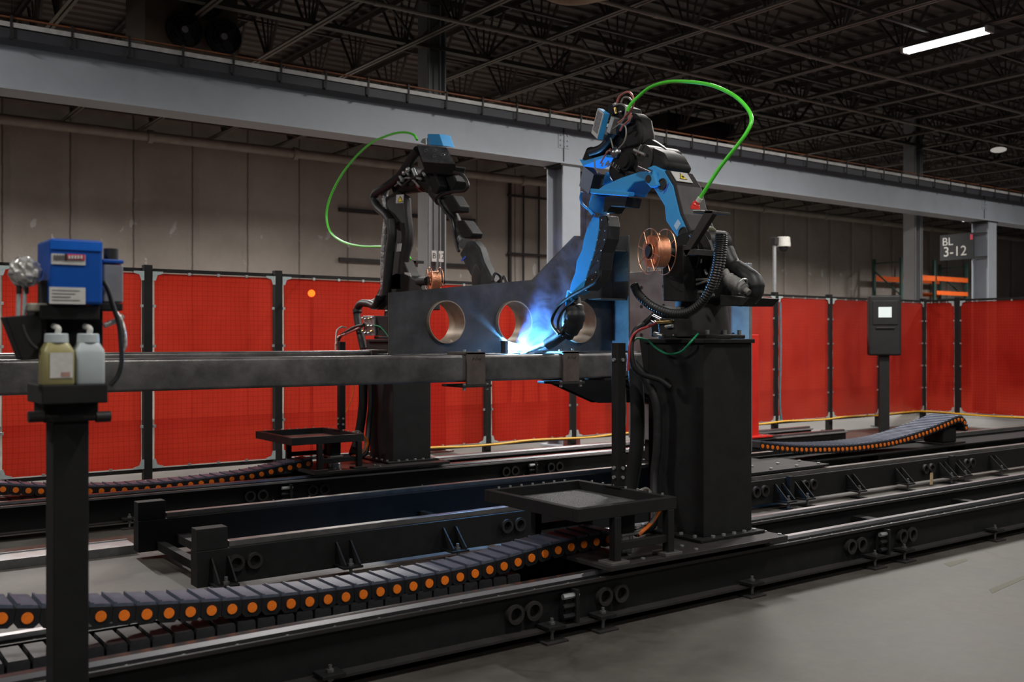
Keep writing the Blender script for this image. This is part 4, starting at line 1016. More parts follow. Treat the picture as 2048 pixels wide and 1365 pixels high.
m = MB(); c = P(1195, 426, X=5.0); d = (P(1193, 433, X=5.0) - P(1199, 405, X=5.0)).normalized(); m.cyl(c - d * .01, c + d * .025, .092, 24); m.build('clamp_ring', chrome, fa)
# forearm: blue shell and dark riveted cable cover
fs = yz(MB(), [(1187, 430), (1206, 432), (1198, 462), (1189, 505), (1176, 545), (1166, 580), (1150, 590), (1138, 586), (1141, 568), (1150, 545), (1153, 522), (1164, 498), (1167, 478), (1174, 455)], 4.95, 5.06).build('forearm', blue_paint, rb, .008, smooth=False)
cc = yz(MB(), [(1198, 432), (1212, 431), (1216, 452), (1214, 478), (1204, 505), (1199, 540), (1191, 562), (1172, 582), (1165, 581), (1176, 545), (1189, 505), (1197, 462)], 4.945, 5.075).build('cable_cover', rubber, fs, .008, smooth=False)
m = MB()
for a, b in ((1204, 440), (1200, 460), (1195, 480), (1190, 500), (1184, 520), (1178, 540), (1172, 560), (1210, 462), (1209, 480), (1202, 502), (1196, 522), (1192, 545), (1184, 560)): m.ball(P(a, b, X=4.944), .006, seg=8)
m.build('cover_rivets', chrome, cc)['kind'] = 'stuff'
# wrist and torch
wr = thing; wy = P(1148, 590, X=5.0)
m = MB(); m.tube(path([(1146, 584), (1143, 600), (1141, 615)], 5.0), [.05, .05, .045, .042], 18, 6); wri = m.build('wrist', blue_paint, rb)
m = MB(); m.tube(path([(1146, 598), (1150, 625), (1146, 650), (1134, 672)], 5.02), [.06, .075, .085, .08, .07, .055], 18, 8); m.build('wrist_cover', rubber, wri)
m = MB(); m.tube(path([(1138, 610), (1141, 626), (1136, 645), (1126, 664)], 4.97), .016, 8, 8); m.build('wrist_finger', blue_paint, wri)
tube([(1200, 540), (1196, 560), (1168, 578), (1140, 594), (1118, 612), (1105, 636), (1106, 652), (1118, 668)], 4.93, .014, 'torch_cable', rubber, wri, 10, 8)
tube([(1150, 600), (1126, 622), (1116, 645), (1120, 668), (1130, 655), (1134, 640)], 4.95, .010, 'torch_cable', dark_gray, wri, 8, 8)
m = MB(); m.tube([P(1130, 664, X=5.0), P(1112, 678, X=5.0), P(1096, 689, X=4.99)], .05, 16, 6); tb = m.build('torch_body', dark_gray, rb)
m = MB(); m.tube([P(1098, 686, X=4.99), P(1084, 691, X=4.98), P(1066, 698, X=4.97), P(1052, 705, X=4.96)], [.026, .022, .020, .018], 14, 6); m.build('torch_neck', zinc, tb)
m = MB(); m.cyl(P(1060, 700, X=4.965), P(1044, 707, X=4.955), .022, 14, .017); m.build('gas_nozzle', copper, tb)
# feeder boxes on the elbow
a, b, c, d = P(1196, 216, X=4.86), P(1209, 226, X=4.86), P(1195, 279, X=4.86), P(1183, 267, X=4.86)
tv = Vector((.055, 0, 0))
wf = MB().prism([a, b, c, d], tv).build('wire_feeder', blue_paint, rb, .003, smooth=False)
nrm = Vector((-.004, 0, 0))
def q4(s0, s1, t0, t1): return [a.lerp(b, s).lerp(d.lerp(c, s), t) for s, t in ((s0, t0), (s1, t0), (s1, t1), (s0, t1))]
MB().prism([p + nrm * .3 for p in q4(.03, .97, .02, .98)], nrm).build('front_panel', label_white, wf, smooth=False)
MB().prism([p + nrm * 1.4 for p in q4(.14, .86, .07, .82)], nrm * .5).build('panel_print', M('grey panel print', (.19, .19, .21), .5, 0, .45, 70), wf, smooth=False)
yz(MB(), [(1222, 232), (1229, 236), (1219, 268), (1212, 264)], 4.90, 5.02).build('feeder_side', alu, rb, .003, smooth=False)
ft = yz(MB(), [(1212, 232), (1216, 208), (1232, 206), (1252, 214), (1256, 238), (1240, 252), (1222, 244)], 4.98, 5.14).build('feeder_drive', black, rb, .008, smooth=False)
m = MB(); m.cyl(P(1230, 216, X=4.97), P(1233, 228, X=4.97), .013, 10); m.build('brass_fitting', brass, ft)
m = MB(); m.ball(P(1241, 224, X=4.96), .016); m.ball(P(1229, 209, X=4.96), .016); m.build('hose_fittings', chrome, ft)
ar = yz(MB(), [(1160, 322), (1172, 292), (1192, 294), (1206, 280), (1226, 248), (1246, 236), (1262, 222), (1276, 236), (1282, 268), (1280, 292), (1256, 300), (1236, 306), (1212, 314), (1188, 322), (1166, 332)], 5.0, 5.16).build('feeder_bracket', black, rb, .03)
yz(MB(), [(1158, 318), (1166, 333), (1188, 324), (1212, 314), (1212, 309), (1180, 318), (1166, 322)], 4.96, 5.17).build('bracket_lip', blue_paint, ar, .004, smooth=False)
a2, b2, c2, d2 = P(1168, 333, X=4.84), P(1188, 349, X=4.84), P(1178, 388, X=4.84), P(1159, 372, X=4.84)
cb = MB().prism([a2, b2, c2, d2], (.09, 0, 0)).build('control_box', black, rb, .004, smooth=False)
n2_ = Vector((-.004, 0, 0))
MB().prism([a2, b2, c2, d2], n2_).build('control_panel', M('slate panel', (.16, .20, .28), .45, 0, .1, 6), cb, smooth=False)
# dress pack sleeves and small hoses
tube([(1262, 300), (1290, 292), (1318, 306), (1342, 330), (1352, 348)], 5.10, .062, 'dress_sleeve', rubber, rb, 14, 8)
tube([(1338, 328), (1352, 330), (1362, 350), (1366, 372), (1378, 400), (1392, 424)], 5.16, .035, 'dress_sleeve', insul, rb, 12, 8)
tube([(1182, 305), (1205, 296), (1228, 268), (1244, 246), (1262, 238)], 4.98, .036, 'dress_sleeve', rubber, rb, 12, 8)
for pix, mat, r in (
    ([(1233, 206), (1240, 192), (1256, 184), (1266, 194), (1267, 210), (1260, 222), (1246, 238), (1236, 246)], pink_hose, .008),
    ([(1242, 205), (1247, 196), (1256, 195), (1264, 202)], gray_hose, .007),
    ([(1228, 211), (1242, 208), (1251, 214), (1250, 232), (1242, 246), (1226, 258)], gray_hose, .007),
    ([(1237, 248), (1250, 252), (1252, 270), (1247, 286), (1238, 296), (1228, 304)], gray_hose, .006),
    ([(1221, 276), (1225, 292), (1226, 302), (1216, 302), (1212, 306)], gray_hose, .006),
    ([(1221, 298), (1212, 308), (1206, 318), (1201, 327)], pink_hose, .006),
    ([(1189, 320), (1190, 334), (1195, 346), (1196, 360)], gray_hose, .006),
    ([(1262, 226), (1258, 240), (1246, 252), (1240, 262)], pink_hose, .008),
    ([(1282, 290), (1276, 302), (1272, 310)], gray_hose, .005),
    ([(1164, 384), (1161, 396), (1166, 410), (1178, 420), (1186, 430)], blue_paint, .010)):
    tube(pix, 4.90, r, 'small_hose', mat, rb, 7, 7)
for i in range(9):
    a = (1208 + i * 4.2 + rnd.uniform(-2, 2), 322 + i * 1.3 + rnd.uniform(-4, 4)); m = MB(); m.cyl(P(a[0], a[1], X=4.90), P(a[0] - 3, a[1] + 7, X=4.89), .006, 6); m.build('plug_pin', chrome, rb)
XOFF = 0.0
# conduit from cabinet to turret, rear bundles
tube([(1268, 570), (1278, 590), (1304, 613), (1340, 627), (1376, 625), (1405, 603), (1424, 568), (1434, 530), (1438, 495), (1440, 468)], 4.62, .025, 'ribbed_conduit', rubber, rb, 12, 15, .006, 1)
tube([(1446, 468), (1446, 500), (1440, 540), (1428, 575)], 4.66, .021, 'ribbed_conduit', rubber, rb, 10, 15, .005, 1)
tube([(1452, 500), (1466, 530), (1490, 548), (1508, 562), (1512, 582), (1500, 597), (1480, 600)], 4.95, [.05, .055, .055, .05, .045], 'rear_hose_bundle', rubber, rb, 14, 8)
tube([(1450, 542), (1462, 560), (1480, 572), (1498, 586)], 4.86, [.022, .036, .042, .042, .036, .020], 'rear_hose_wrap', insul, rb, 14, 8)
m = MB(); c = P(1484, 570, X=4.83); m.torus(c, P(1498, 586, X=4.86) - P(1470, 565, X=4.86), .042, .006, 20, 6); m.build('wrap_band', zinc, rb)
yz(MB(), [(1440, 590), (1500, 596), (1486, 612), (1440, 612)], 4.86, 5.15).build('rear_plate', black, rb, .004, smooth=False)
# connector block at the base
cn = yz(MB(), [(1316, 636), (1351, 638), (1352, 674), (1318, 674)], 4.70, 4.84).build('connector_block', dark_gray, rb, .004, smooth=False)
yz(MB(), [(1322, 612), (1352, 614), (1352, 622), (1322, 622)], 4.72, 4.8).build('connector_plate', alu, cn, smooth=False)
for a, b, mt in (((1314, 645), (1344, 643), brass), ((1306, 632), (1322, 640), chrome), ((1308, 668), (1326, 672), zinc), ((1332, 654), (1345, 652), zinc), ((1300, 640), (1314, 648), chrome)):
    m = MB(); m.cyl(P(*a, X=4.69), P(*b, X=4.69), .013, 10); m.build('hose_coupling', mt, cn)
for a in ((1347, 641), (1347, 671), (1320, 672)): m = MB(); m.ball(P(*a, X=4.697), .006, seg=8); m.build('block_screw', zinc, cn)
def free_hose(pix, X, r, mat, nm, lab, group=None): tag(tube(pix, X, r, nm, mat, None, 10, 8), lab, 'hose', group)
free_hose([(1316, 645, 4.69), (1298, 653, 4.65), (1276, 662, 4.56), (1263, 676, 4.48), (1258, 700, 4.45), (1256, 742, 4.44)], 4.6, .009, red_hose, 'air_hose', 'red hose from the blue robot base to the hose post')
free_hose([(1306, 632, 4.70), (1288, 648, 4.65), (1270, 662, 4.56), (1262, 690, 4.50), (1266, 730, 4.50), (1282, 748, 4.56), (1318, 760, 4.68), (1340, 775, 4.74)], 4.6, .019, gray_hose if False else rubber, 'air_hose', 'black hose looping from the blue robot base over the hose post')
free_hose([(1396, 668, 4.845), (1382, 684, 4.752), (1362, 704, 4.745), (1335, 708, 4.74), (1312, 696, 4.72), (1296, 682, 4.70), (1275, 677, 4.62), (1266, 684, 4.56)], 4.75, .0075, green_wire, 'earth_wire', 'thin green wire hanging across the blue robot pedestal')
for a_, b_ in (((1405, 505), (1412, 503)), ((1383, 530), (1386, 540)), ((1410, 540), (1414, 550)), ((1394, 585), (1404, 584)), ((1376, 600), (1382, 600)), ((1420, 592), (1428, 590))):
    m = MB(); m.cyl(P(*a_, X=4.872), P(*b_, X=4.872), .010, 8); m.build('turret_fitting', zinc, tr)
tube([(1380, 470), (1396, 490), (1398, 520), (1386, 548), (1380, 566)], 4.865, .009, 'turret_hose', rubber, tr)
tube([(1408, 470), (1420, 495), (1424, 530), (1416, 560)], 4.87, .010, 'turret_hose', dark_gray, tr)
# L bracket with the red lever, green hose
br = thing('hose_bracket', 'dark steel arm with a red hose connector beside the blue robot', 'bracket', P(1365, 510, X=4.72))
yz(MB(), [(1366, 500), (1372, 514), (1426, 428), (1424, 421), (1411, 420)], 4.66, 4.70).build('bracket_arm', dark_gray, br, .003, smooth=False)
pa, pb = P(1424, 424, X=4.66), P(1384, 424, X=4.66)
m = MB(); m.prism([P(1426, 427, X=4.66), P(1426, 422, X=4.66), P(1386, 422, X=4.66), P(1386, 427, X=4.66)], (.16, 0, 0)); m.build('bracket_shelf', dark_gray, br, .002, smooth=False)
m = MB(); m.prism([P(1402, 421.5, X=4.67), P(1402, 420, X=4.67), P(1386, 420, X=4.67), P(1386, 421.5, X=4.67)], (.13, 0, 0)); m.build('white_pad', white_plastic, br, smooth=False)
yz(MB(), [(1388, 498), (1366, 500), (1366, 512), (1388, 510)], 4.66, 4.88).build('bracket_foot', dark_gray, br, .002, smooth=False)
m = MB(); m.tube([P(1390, 419, X=4.73), P(1391, 411, X=4.73), P(1396, 403, X=4.73)], [.032, .027, .02], 14, 5); m.build('red_connector', red_plastic, br)
m = MB(); m.cyl(P(1395, 405, X=4.73), P(1401, 396, X=4.73), .018, 10); m.build('white_nut', white_plastic, br)
free_hose([(1399, 398, 4.73), (1412, 378, 4.73), (1440, 335, 4.74), (1474, 292, 4.75), (1494, 264, 4.77), (1503, 240, 4.80), (1494, 216, 4.84), (1466, 190, 4.88), (1424, 171, 4.92), (1380, 164, 4.95), (1336, 164, 4.98), (1300, 175, 5.0), (1276, 194, 5.0), (1262, 208, 4.98), (1254, 222, 4.97)], 4.9, .0125, green_hose, 'wire_hose', 'bright green hose arching high over the blue robot')

# spool of copper wire
def spool(c, ax, r, wdt, lab, grp, spokes=8):
    sp = thing('wire_spool', lab, 'spool', c, grp); ax = Vector(ax).normalized(); q = ax.to_track_quat('Z', 'Y').to_matrix(); c = Vector(c)
    def pt(rad, an, h): return c + q @ Vector((rad * math.cos(an), rad * math.sin(an), 0)) + ax * h
    m = MB(); m.pipe(c + ax * .008, c + ax * (wdt - .008), r * .70, r * .34, 44); wi = m.build('copper_winding', copper, sp)
    m = MB()
    k = .012
    while k < wdt - .01: m.torus(c + ax * k, ax, r * .70, .0035, 44, 5); k += .0075
    m.build('outer_turns', copper, wi)
    m = MB(); m.cyl(c - ax * .012, c + ax * (wdt + .05), r * .24, 20); m.build('spool_hub', rubber, sp)
    for h in (0, wdt):
        m = MB(); m.torus(c + ax * h, ax, r, .0032, 48, 6); m.torus(c + ax * h, ax, r * .36, .0045, 32, 6)
        for i in range(spokes):
            an = 2 * math.pi * i / spokes + .3; m.cyl(pt(r * .36, an, h), pt(r, an, h), .0032, 6)
        m.build('wire_flange', copper, sp)
    return sp
spool(P(1298, 503, X=4.56), (.966, -.259, 0), .150, .115, 'copper wire spool in a wire cage beside the blue robot', 'wire spools')
m = MB(); m.cyl(P(1336, 505, X=4.70), P(1352, 505, X=4.745), .030, 14); tag(m.build('spool_spindle', black), 'black spindle holding the copper spool at the feeder cabinet of the blue robot', 'spindle')

# ------------------------------------------------------------------ the black robot behind the workpiece (plane X = 5.39)
rk2 = thing('welding_robot', 'all black welding robot arm reaching over the workpiece from behind', 'robot', (5.39, 9.45, 1.655))
K, KF = 5.28, 5.38
m = MB(); m.cyl((5.41, 9.45, 1.66), (5.41, 9.45, 1.96), .21, 26, .18); m.bx(5.2, 5.62, 9.24, 9.68, 1.657, 1.69); m.build('base_casting', black, rk2, .006)
yz(MB(), [(752, 620), (752, 590), (766, 560), (792, 545), (806, 548), (834, 560), (846, 588), (848, 620)], K, KF + .1).build('turret', black, rk2, .012, smooth=False)
l2 = yz(MB(), [(768, 395), (790, 382), (808, 392), (810, 430), (814, 462), (812, 490), (805, 515), (803, 560), (804, 584), (780, 584), (778, 545), (784, 510), (782, 470), (774, 430)], K, KF).build('lower_arm', dark_gray, rk2, .03)
yz(MB(), [(806, 520), (816, 545), (824, 580), (804, 584), (803, 555)], K + .02, KF + .05).build('shoulder_cover', dark_gray, l2, .01, smooth=False)
sticker([(809, 545), (820, 546), (823, 554), (810, 552)], K - .001 + .02, 'cover_label', label_white, l2)
wl3 = sticker([(793, 390), (808, 389), (807, 406), (792, 407)], K - .001, 'warning_label', label_white, l2)
sticker([(800.5, 392), (806, 404), (795, 405)], K - .005, 'warning_triangle', ink, wl3)
sticker([(800.5, 394.5), (804.6, 403), (796.4, 403.8)], K - .009, 'warning_field', warn_yellow, wl3)
sticker([(795, 488), (804, 487), (802, 503), (793, 504)], K - .001, 'paper_label', label_white, l2)
e2 = yz(MB(), [(784, 388), (778, 372), (790, 352), (812, 338), (836, 335), (852, 348), (842, 372), (812, 385)], K + .02, KF + .06).build('elbow_housing', black, rk2, .035)
m = MB(); c = P(824, 352, X=5.25); m.cyl(c, c + Vector((.3, 0, 0)), .10, 24); m.build('elbow_motor', rubber, e2)
m = MB(); m.ball(P(816, 340, X=5.22), .03); m.ball(P(808, 346, X=5.22), .025); m.cyl(P(800, 352, X=5.22), P(806, 362, X=5.22), .02, 8); m.cyl(P(826, 338, X=5.22), P(832, 352, X=5.22), .02, 8); m.build('elbow_fittings', zinc, e2)
m = MB(); m.tube(path([(800, 366), (830, 369), (856, 366), (874, 374)], 5.36), [.085, .09, .09, .085, .08], 20, 6); u2 = m.build('upper_arm', black, rk2)
m = MB(); m.cyl(P(846, 366, X=5.36), P(850, 366, X=5.36), .096, 22); m.build('red_ring', M('dark red band', (.16, .012, .015), .5), u2)
yz(MB(), [(848, 352), (872, 352), (880, 372), (872, 388), (850, 386)], K, KF).build('wrist_gearbox', black, u2, .014, smooth=False)
m = MB(); m.tube(path([(868, 368), (878, 384), (886, 398)], 5.38), [.10, .105, .10, .09], 22, 6); m.build('forearm_root', dark_gray, rk2)
f2 = MB(); f2.tube(path([(882, 390), (894, 410), (910, 440), (920, 462), (930, 482)], 5.38), [.075, .068, .058, .056, .06, .066], 18, 7); f2 = f2.build('forearm', dark_gray, rk2)
yz(MB(), [(889, 392), (904, 390), (918, 412), (917, 424), (902, 426), (892, 408)], K + .01, K + .14).build('cable_guard', black, f2, .012, smooth=False)
yz(MB(), [(912, 442), (926, 440), (944, 466), (942, 476), (926, 477), (916, 458)], K + .01, K + .14).build('cable_guard', black, f2, .012, smooth=False)
m = MB(); c = P(928, 480, X=5.38); m.cyl(c + Vector((0, .02, .01)), c + Vector((0, -.03, -.03)), .075, 22); m.build('chrome_collar', chrome, f2)
w2 = yz(MB(), [(918, 508), (932, 484), (946, 482), (958, 497), (966, 524), (978, 548), (988, 566), (988, 582), (972, 584), (950, 570)], K, KF).build('wrist', M('worn charcoal enamel', (.028, .032, .034), .6, 0, .6, 9, spec=.3), rk2, .02)
sticker([(922, 520), (931, 512), (933, 515), (924, 524)], K - .001, 'blue_mark', label_blue, w2)
m = MB(); c = P(952, 556, X=K); m.ball(c, .10, (.10, .75, 1.3)); m.build('wrist_recess', ink, w2)
tube([(994, 566), (1002, 560), (1008, 554), (1013, 566)], 5.34, .014, 'torch_cable', rubber, w2, 8, 6)
tube([(806, 372), (822, 358), (838, 352), (850, 340)], 5.24, .014, 'elbow_cable', dark_gray, e2)
tube([(790, 372), (804, 360), (816, 356), (828, 362), (838, 374)], 5.25, .012, 'elbow_cable', gray_hose, e2)
for a_, b_ in (((812, 344), (818, 350)), ((834, 356), (842, 358)), ((796, 364), (802, 370)), ((846, 346), (850, 352))):
    m = MB(); m.cyl(P(*a_, X=5.23), P(*b_, X=5.23), .013, 8); m.build('elbow_fitting', zinc, e2)
# upper boxes
yb = MB().prism([P(834, 291, X=5.22), P(893, 296, X=5.40), P(911, 329, X=5.36), P(846, 324, X=5.18)], (.06, .05, -.10)).build('control_box', black, rk2, .004, smooth=False)
q_ = [P(834, 291, X=5.22), P(893, 296, X=5.40), P(911, 329, X=5.36), P(846, 324, X=5.18)]; nn = (q_[1] - q_[0]).cross(q_[3] - q_[0]).normalized(); nn = nn if nn.y < 0 else -nn
MB().prism(q_, nn * .006).build('box_lid', M('dull grey lid', (.15, .15, .16), .25, .5, .4, 9), yb, smooth=False)
for s, t in ((.25, .3), (.55, .25), (.75, .5), (.45, .6)):
    p = q_[0].lerp(q_[1], s).lerp(q_[3].lerp(q_[2], s), t) + nn * .008; m = MB(); m.torus(p, nn, .018, .003, 14, 5); m.build('lid_scuff', alu, yb)
yz(MB(), [(853, 290), (855, 268), (878, 268), (886, 292)], 5.34, 5.48).build('wire_feeder', blue_paint, rk2, .006, smooth=False)
yz(MB(), [(840, 285), (844, 278), (852, 276), (853, 290)], 5.30, 5.38).build('feeder_drive', zinc, rk2, .006, smooth=False)
yz(MB(), [(860, 330), (908, 332), (905, 345), (912, 362), (905, 382), (888, 384), (870, 366), (858, 348)], 5.40, 5.55).build('feeder_bracket', black, rk2, .014, smooth=False)
tube([(908, 345), (926, 352), (936, 370), (928, 382), (906, 384), (886, 390), (878, 400), (888, 420), (902, 440), (908, 470), (915, 496), (918, 503)], 5.30, .016, 'torch_cable', rubber, rk2, 8, 8)
tube([(836, 300), (820, 322), (800, 352), (775, 372), (754, 385), (748, 398), (756, 415), (772, 430), (782, 445)], 5.24, .048, 'dress_sleeve', rubber, rk2, 14, 8)
tube([(782, 440), (784, 470), (780, 505), (776, 545), (772, 590)], 5.20, .050, 'dress_sleeve', rubber, rk2, 14, 8)
tube([(774, 440), (770, 480), (768, 520), (768, 555), (766, 585), (752, 603), (738, 607)], 5.26, .040, 'dress_wrap', crinkle, rk2, 14, 10)
tube([(772, 372), (769, 395), (772, 418), (776, 428)], 5.30, .040, 'dress_wrap', crinkle, rk2, 14, 10)
tube([(758, 596), (750, 612), (738, 608), (722, 608), (714, 622), (716, 645), (720, 665), (727, 698)], 5.20, .042, 'rear_hose_bundle', rubber, rk2, 14, 8)
m = MB(); m.cyl(P(714, 619, X=5.2), P(715, 626, X=5.2), .052, 16); m.build('sleeve_cuff', dark_gray, rk2)
c2_ = yz(MB(), [(726, 632), (748, 632), (749, 672), (728, 672)], 5.18, 5.30).build('connector_block', alu, rk2, .004, smooth=False)
yz(MB(), [(749, 632), (776, 632), (776, 672), (749, 672)], 5.20, 5.5).build('connector_cabinet', black, rk2, .004, smooth=False)
for i in range(12):
    a = (727 + (i % 4) * 6 + rnd.uniform(-1, 1), 636 + (i // 4) * 14 + rnd.uniform(-2, 2)); m = MB(); m.cyl(P(a[0], a[1], X=5.175), P(a[0] - 4, a[1] + 1, X=5.16), .012, 8); m.build('hose_coupling', (chrome, zinc, brass)[i % 3], c2_)
tube([(728, 650), (710, 655), (694, 664), (680, 674), (674, 690)], 5.14, .020, 'base_hose', rubber, rk2, 10, 8)
free_hose([(724, 654, 5.15), (706, 662, 5.10), (688, 670, 5.0), (676, 675, 4.85), (673, 690, 4.78)], 5, .011, pink_hose, 'air_hose', 'pale red hose from the black robot base to its hose post')
free_hose([(692, 656, 5.0), (682, 655, 4.9), (674, 662, 4.84), (672, 678, 4.80), (671, 700, 4.78)], 5, .009, white_plastic, 'air_hose', 'thin white hose curling over the hose post of the black robot')
free_hose([(748, 651, 5.17), (760, 654, 5.19), (770, 664, 5.2), (777, 674, 5.2)], 5.2, .007, green_wire, 'earth_wire', 'short green wire at the base of the black robot')
free_hose([(834, 280, 5.30), (826, 269, 5.32), (804, 265, 5.34), (776, 271, 5.36), (740, 288, 5.38), (704, 322, 5.40), (676, 362, 5.42), (658, 402, 5.42), (653, 436, 5.42), (662, 466, 5.42), (688, 485, 5.42), (724, 493, 5.43), (766, 494, 5.44), (800, 500, 5.46), (814, 508, 5.48), (822, 520, 5.50)], 5.4, .0125, green_hose, 'wire_hose', 'bright green hose looping out beside the black robot')
b2r = yz(MB(), [(806, 521), (832, 521), (832, 527), (806, 527)], 5.44, 5.54).build('hose_bracket', dark_gray, None, .003, smooth=False); tag(b2r, 'small dark bracket ending the green hose of the black robot', 'bracket')
spool(P(858, 562, X=5.22), (.966, -.259, 0), .135, .11, 'small copper wire spool glimpsed above the workpiece edge', 'wire spools')
m = MB(); m.cyl(P(838, 563, X=5.30), P(856, 562, X=5.235), .045, 14); tag(m.build('spool_spindle', black), 'black spindle between the black robot and its copper spool', 'spindle')

# ------------------------------------------------------------------ arc and smoke
aw = P(1021, 697, Y=6.848)
arc = MB().ball(aw, .010, seg=10).build('arc_flash', arc_glow, loc=aw); tag(arc, 'white hot welding arc at the torch tip', 'arc')
ld = bpy.data.lights.new('arc_light', 'POINT'); ld.energy = ARC_W; ld.color = (.13, .46, 1.0); ld.shadow_soft_size = .02
lo = bpy.data.objects.new('arc_light', ld); COL.objects.link(lo); lo.parent = arc; lo.location = (-.005, -.006, .008)
def smoke_mat():
    """plume density: a leaning column from the arc, widening upwards, broken up by noise"""
    m, nt, out = nodes('weld smoke'); N = nt.nodes; L = nt.links
    tc = N.new('ShaderNodeTexCoord'); sp = N.new('ShaderNodeSeparateXYZ'); L.new(tc.outputs['Object'], sp.inputs[0])
    def mt(op, a, b=None, c=None):
        q = N.new('ShaderNodeMath'); q.operation = op
        for i, v in enumerate((a, b, c)):
            if v is None: continue
            if hasattr(v, 'links'): L.new(v, q.inputs[i])
            else: q.inputs[i].default_value = v
        return q.outputs[0]
    z = mt('SUBTRACT', sp.outputs['Z'], 1.55)
    cx = mt('MULTIPLY_ADD', z, .52, 5.10)
    R = mt('MULTIPLY_ADD', z, .16, .17)
    dx = mt('DIVIDE', mt('SUBTRACT', sp.outputs['X'], cx), R)
    dy = mt('DIVIDE', mt('SUBTRACT', sp.outputs['Y'], 6.72), .12)
    rad = mt('ADD', mt('MULTIPLY', dx, dx), mt('MULTIPLY', dy, dy))
    fall = N.new('ShaderNodeMapRange'); fall.interpolation_type = 'SMOOTHSTEP'; fall.inputs['From Min'].default_value = 1.0; fall.inputs['From Max'].default_value = .1; L.new(rad, fall.inputs['Value'])
    up = N.new('ShaderNodeMapRange'); up.inputs['From Min'].default_value = 0; up.inputs['From Max'].default_value = .75; up.inputs['To Min'].default_value = 1; up.inputs['To Max'].default_value = .16; L.new(z, up.inputs['Value'])
    n = N.new('ShaderNodeTexNoise'); n.inputs['Scale'].default_value = 6.5; n.inputs['Detail'].default_value = 5; n.inputs['Roughness'].default_value = .6; n.inputs['Distortion'].default_value = .8
    L.new(tc.outputs['Object'], n.inputs['Vector'])
    nr = N.new('ShaderNodeMapRange'); nr.inputs['From Min'].default_value = .42; nr.inputs['From Max'].default_value = .64; L.new(n.outputs['Fac'], nr.inputs['Value'])
    d = mt('MULTIPLY', mt('MULTIPLY', fall.outputs[0], nr.outputs[0]), mt('MULTIPLY', up.outputs[0], 8.0))
    v = N.new('ShaderNodeVolumeScatter'); v.inputs['Color'].default_value = (.30, .42, 1, 1); v.inputs['Anisotropy'].default_value = .1; L.new(d, v.inputs['Density'])
    L.new(v.outputs[0], out.inputs['Volume']); return m
o = MB().bx(4.75, 5.95, 6.59, 6.845, 1.56, 3.0).build('weld_smoke', smoke_mat(), smooth=False); tag(o, 'blue lit welding smoke rising in front of the workpiece', 'smoke', kind='stuff')

# ================================================================== TORCH STATION NEAREST THE CAMERA
TS = thing('torch_cleaner', 'tall black post station with a bright blue cleaner box nearest the camera', 'station', (.835, 3.85, 0))
Y0 = 3.80
def T(px, py, dy=0): return P(px, py, Y=Y0 + dy)
def tbox(px0, px1, py0, py1, y0, y1, nm, mat, par=TS, bev=.004):
    a, b = P(px0, py0, Y=Y0 + y0), P(px1, py1, Y=Y0 + y0)
    return MB().bx(a.x, b.x, Y0 + y0, Y0 + y1, b.z, a.z).build(nm, mat, par, bev, smooth=False)
a, b = T(107, 800), T(178, 800)
MB().bx(a.x, b.x, Y0, Y0 + .13, .015, T(140, 805).z).build('post', black, TS, .004, smooth=False)
MB().bx(a.x - .1, b.x + .1, Y0 - .1, Y0 + .23, 0, .015).build('foot_plate', black, TS, smooth=False)
tbox(88, 197, 806, 842, -.02, .16, 'post_head', black)
tbox(84, 216, 772, 806, -.10, .16, 'bottle_shelf', black_soft)
tbox(82, 92, 660, 806, .03, .08, 'side_plate', M('dull brown steel', (.05, .03, .028), .6))
tbox(94, 206, 612, 780, .06, .16, 'back_plate', black_soft)
for px, r in ((72, .016), (206, .016)):
    m = MB(); c = T(px, 834, -.01); m.cyl(c - Vector((.025, 0, 0)), c + Vector((.025, 0, 0)), .020, 14); m.cyl(c, c + Vector((.07 if px < 100 else -.07, 0, 0)), .012, 10); m.build('clamp_knob', dark_gray, TS)
m = MB(); m.prism([T(10, 634, -.02), T(84, 628, -.02), T(84, 720, -.02), T(44, 722, -.02)], (0, .10, 0)); m.build('catch_chute', black_soft, TS, .004, smooth=False)
tbox(80, 200, 610, 640, -.04, .20, 'head_plate', black)
bx_ = tbox(100, 206, 476, 610, -.06, .16, 'cleaner_box', blue_box, TS, .010)
tbox(101, 205, 480, 503, -.064, -.06, 'bright_band', M('bright blue band', (.006, .115, .55), .35), bx_, .0)
lp = tbox(103, 171, 507, 531, -.064, -.058, 'maker_plate', label_white, bx_, 0)
tbox(134, 170, 508, 521, -.067, -.064, 'red_strip', red_label, lp, 0); tbox(130, 134, 508, 521, -.068, -.064, 'black_strip', ink, lp, 0)
for k in range(4): tbox(108 + k * 5.4, 111 + k * 5.4, 510, 520, -.067, -.064, 'plate_digit', M('grey ink', (.10, .10, .10), .6) if k == 0 else bpy.data.materials['grey ink'], lp, 0)
for k in range(5): tbox(137 + k * 6, 141 + k * 6, 511, 518, -.070, -.067, 'plate_letter', label_white, lp, 0)
m = MB(); a, b = T(99, 574, -.064), T(171, 609, -.064)
np_ = tbox(99, 171, 574, 609, -.064, -.058, 'data_plate', label_white, bx_, 0)
for k in range(4): tbox(104, 160 - 9 * (k % 3), 580 + k * 6.5, 581.5 + k * 6.5, -.066, -.064, 'data_line', bpy.data.materials['grey ink'], np_, 0)
tbox(84, 100, 560, 612, -.02, .06, 'hinge_side', dark_gray, bx_)
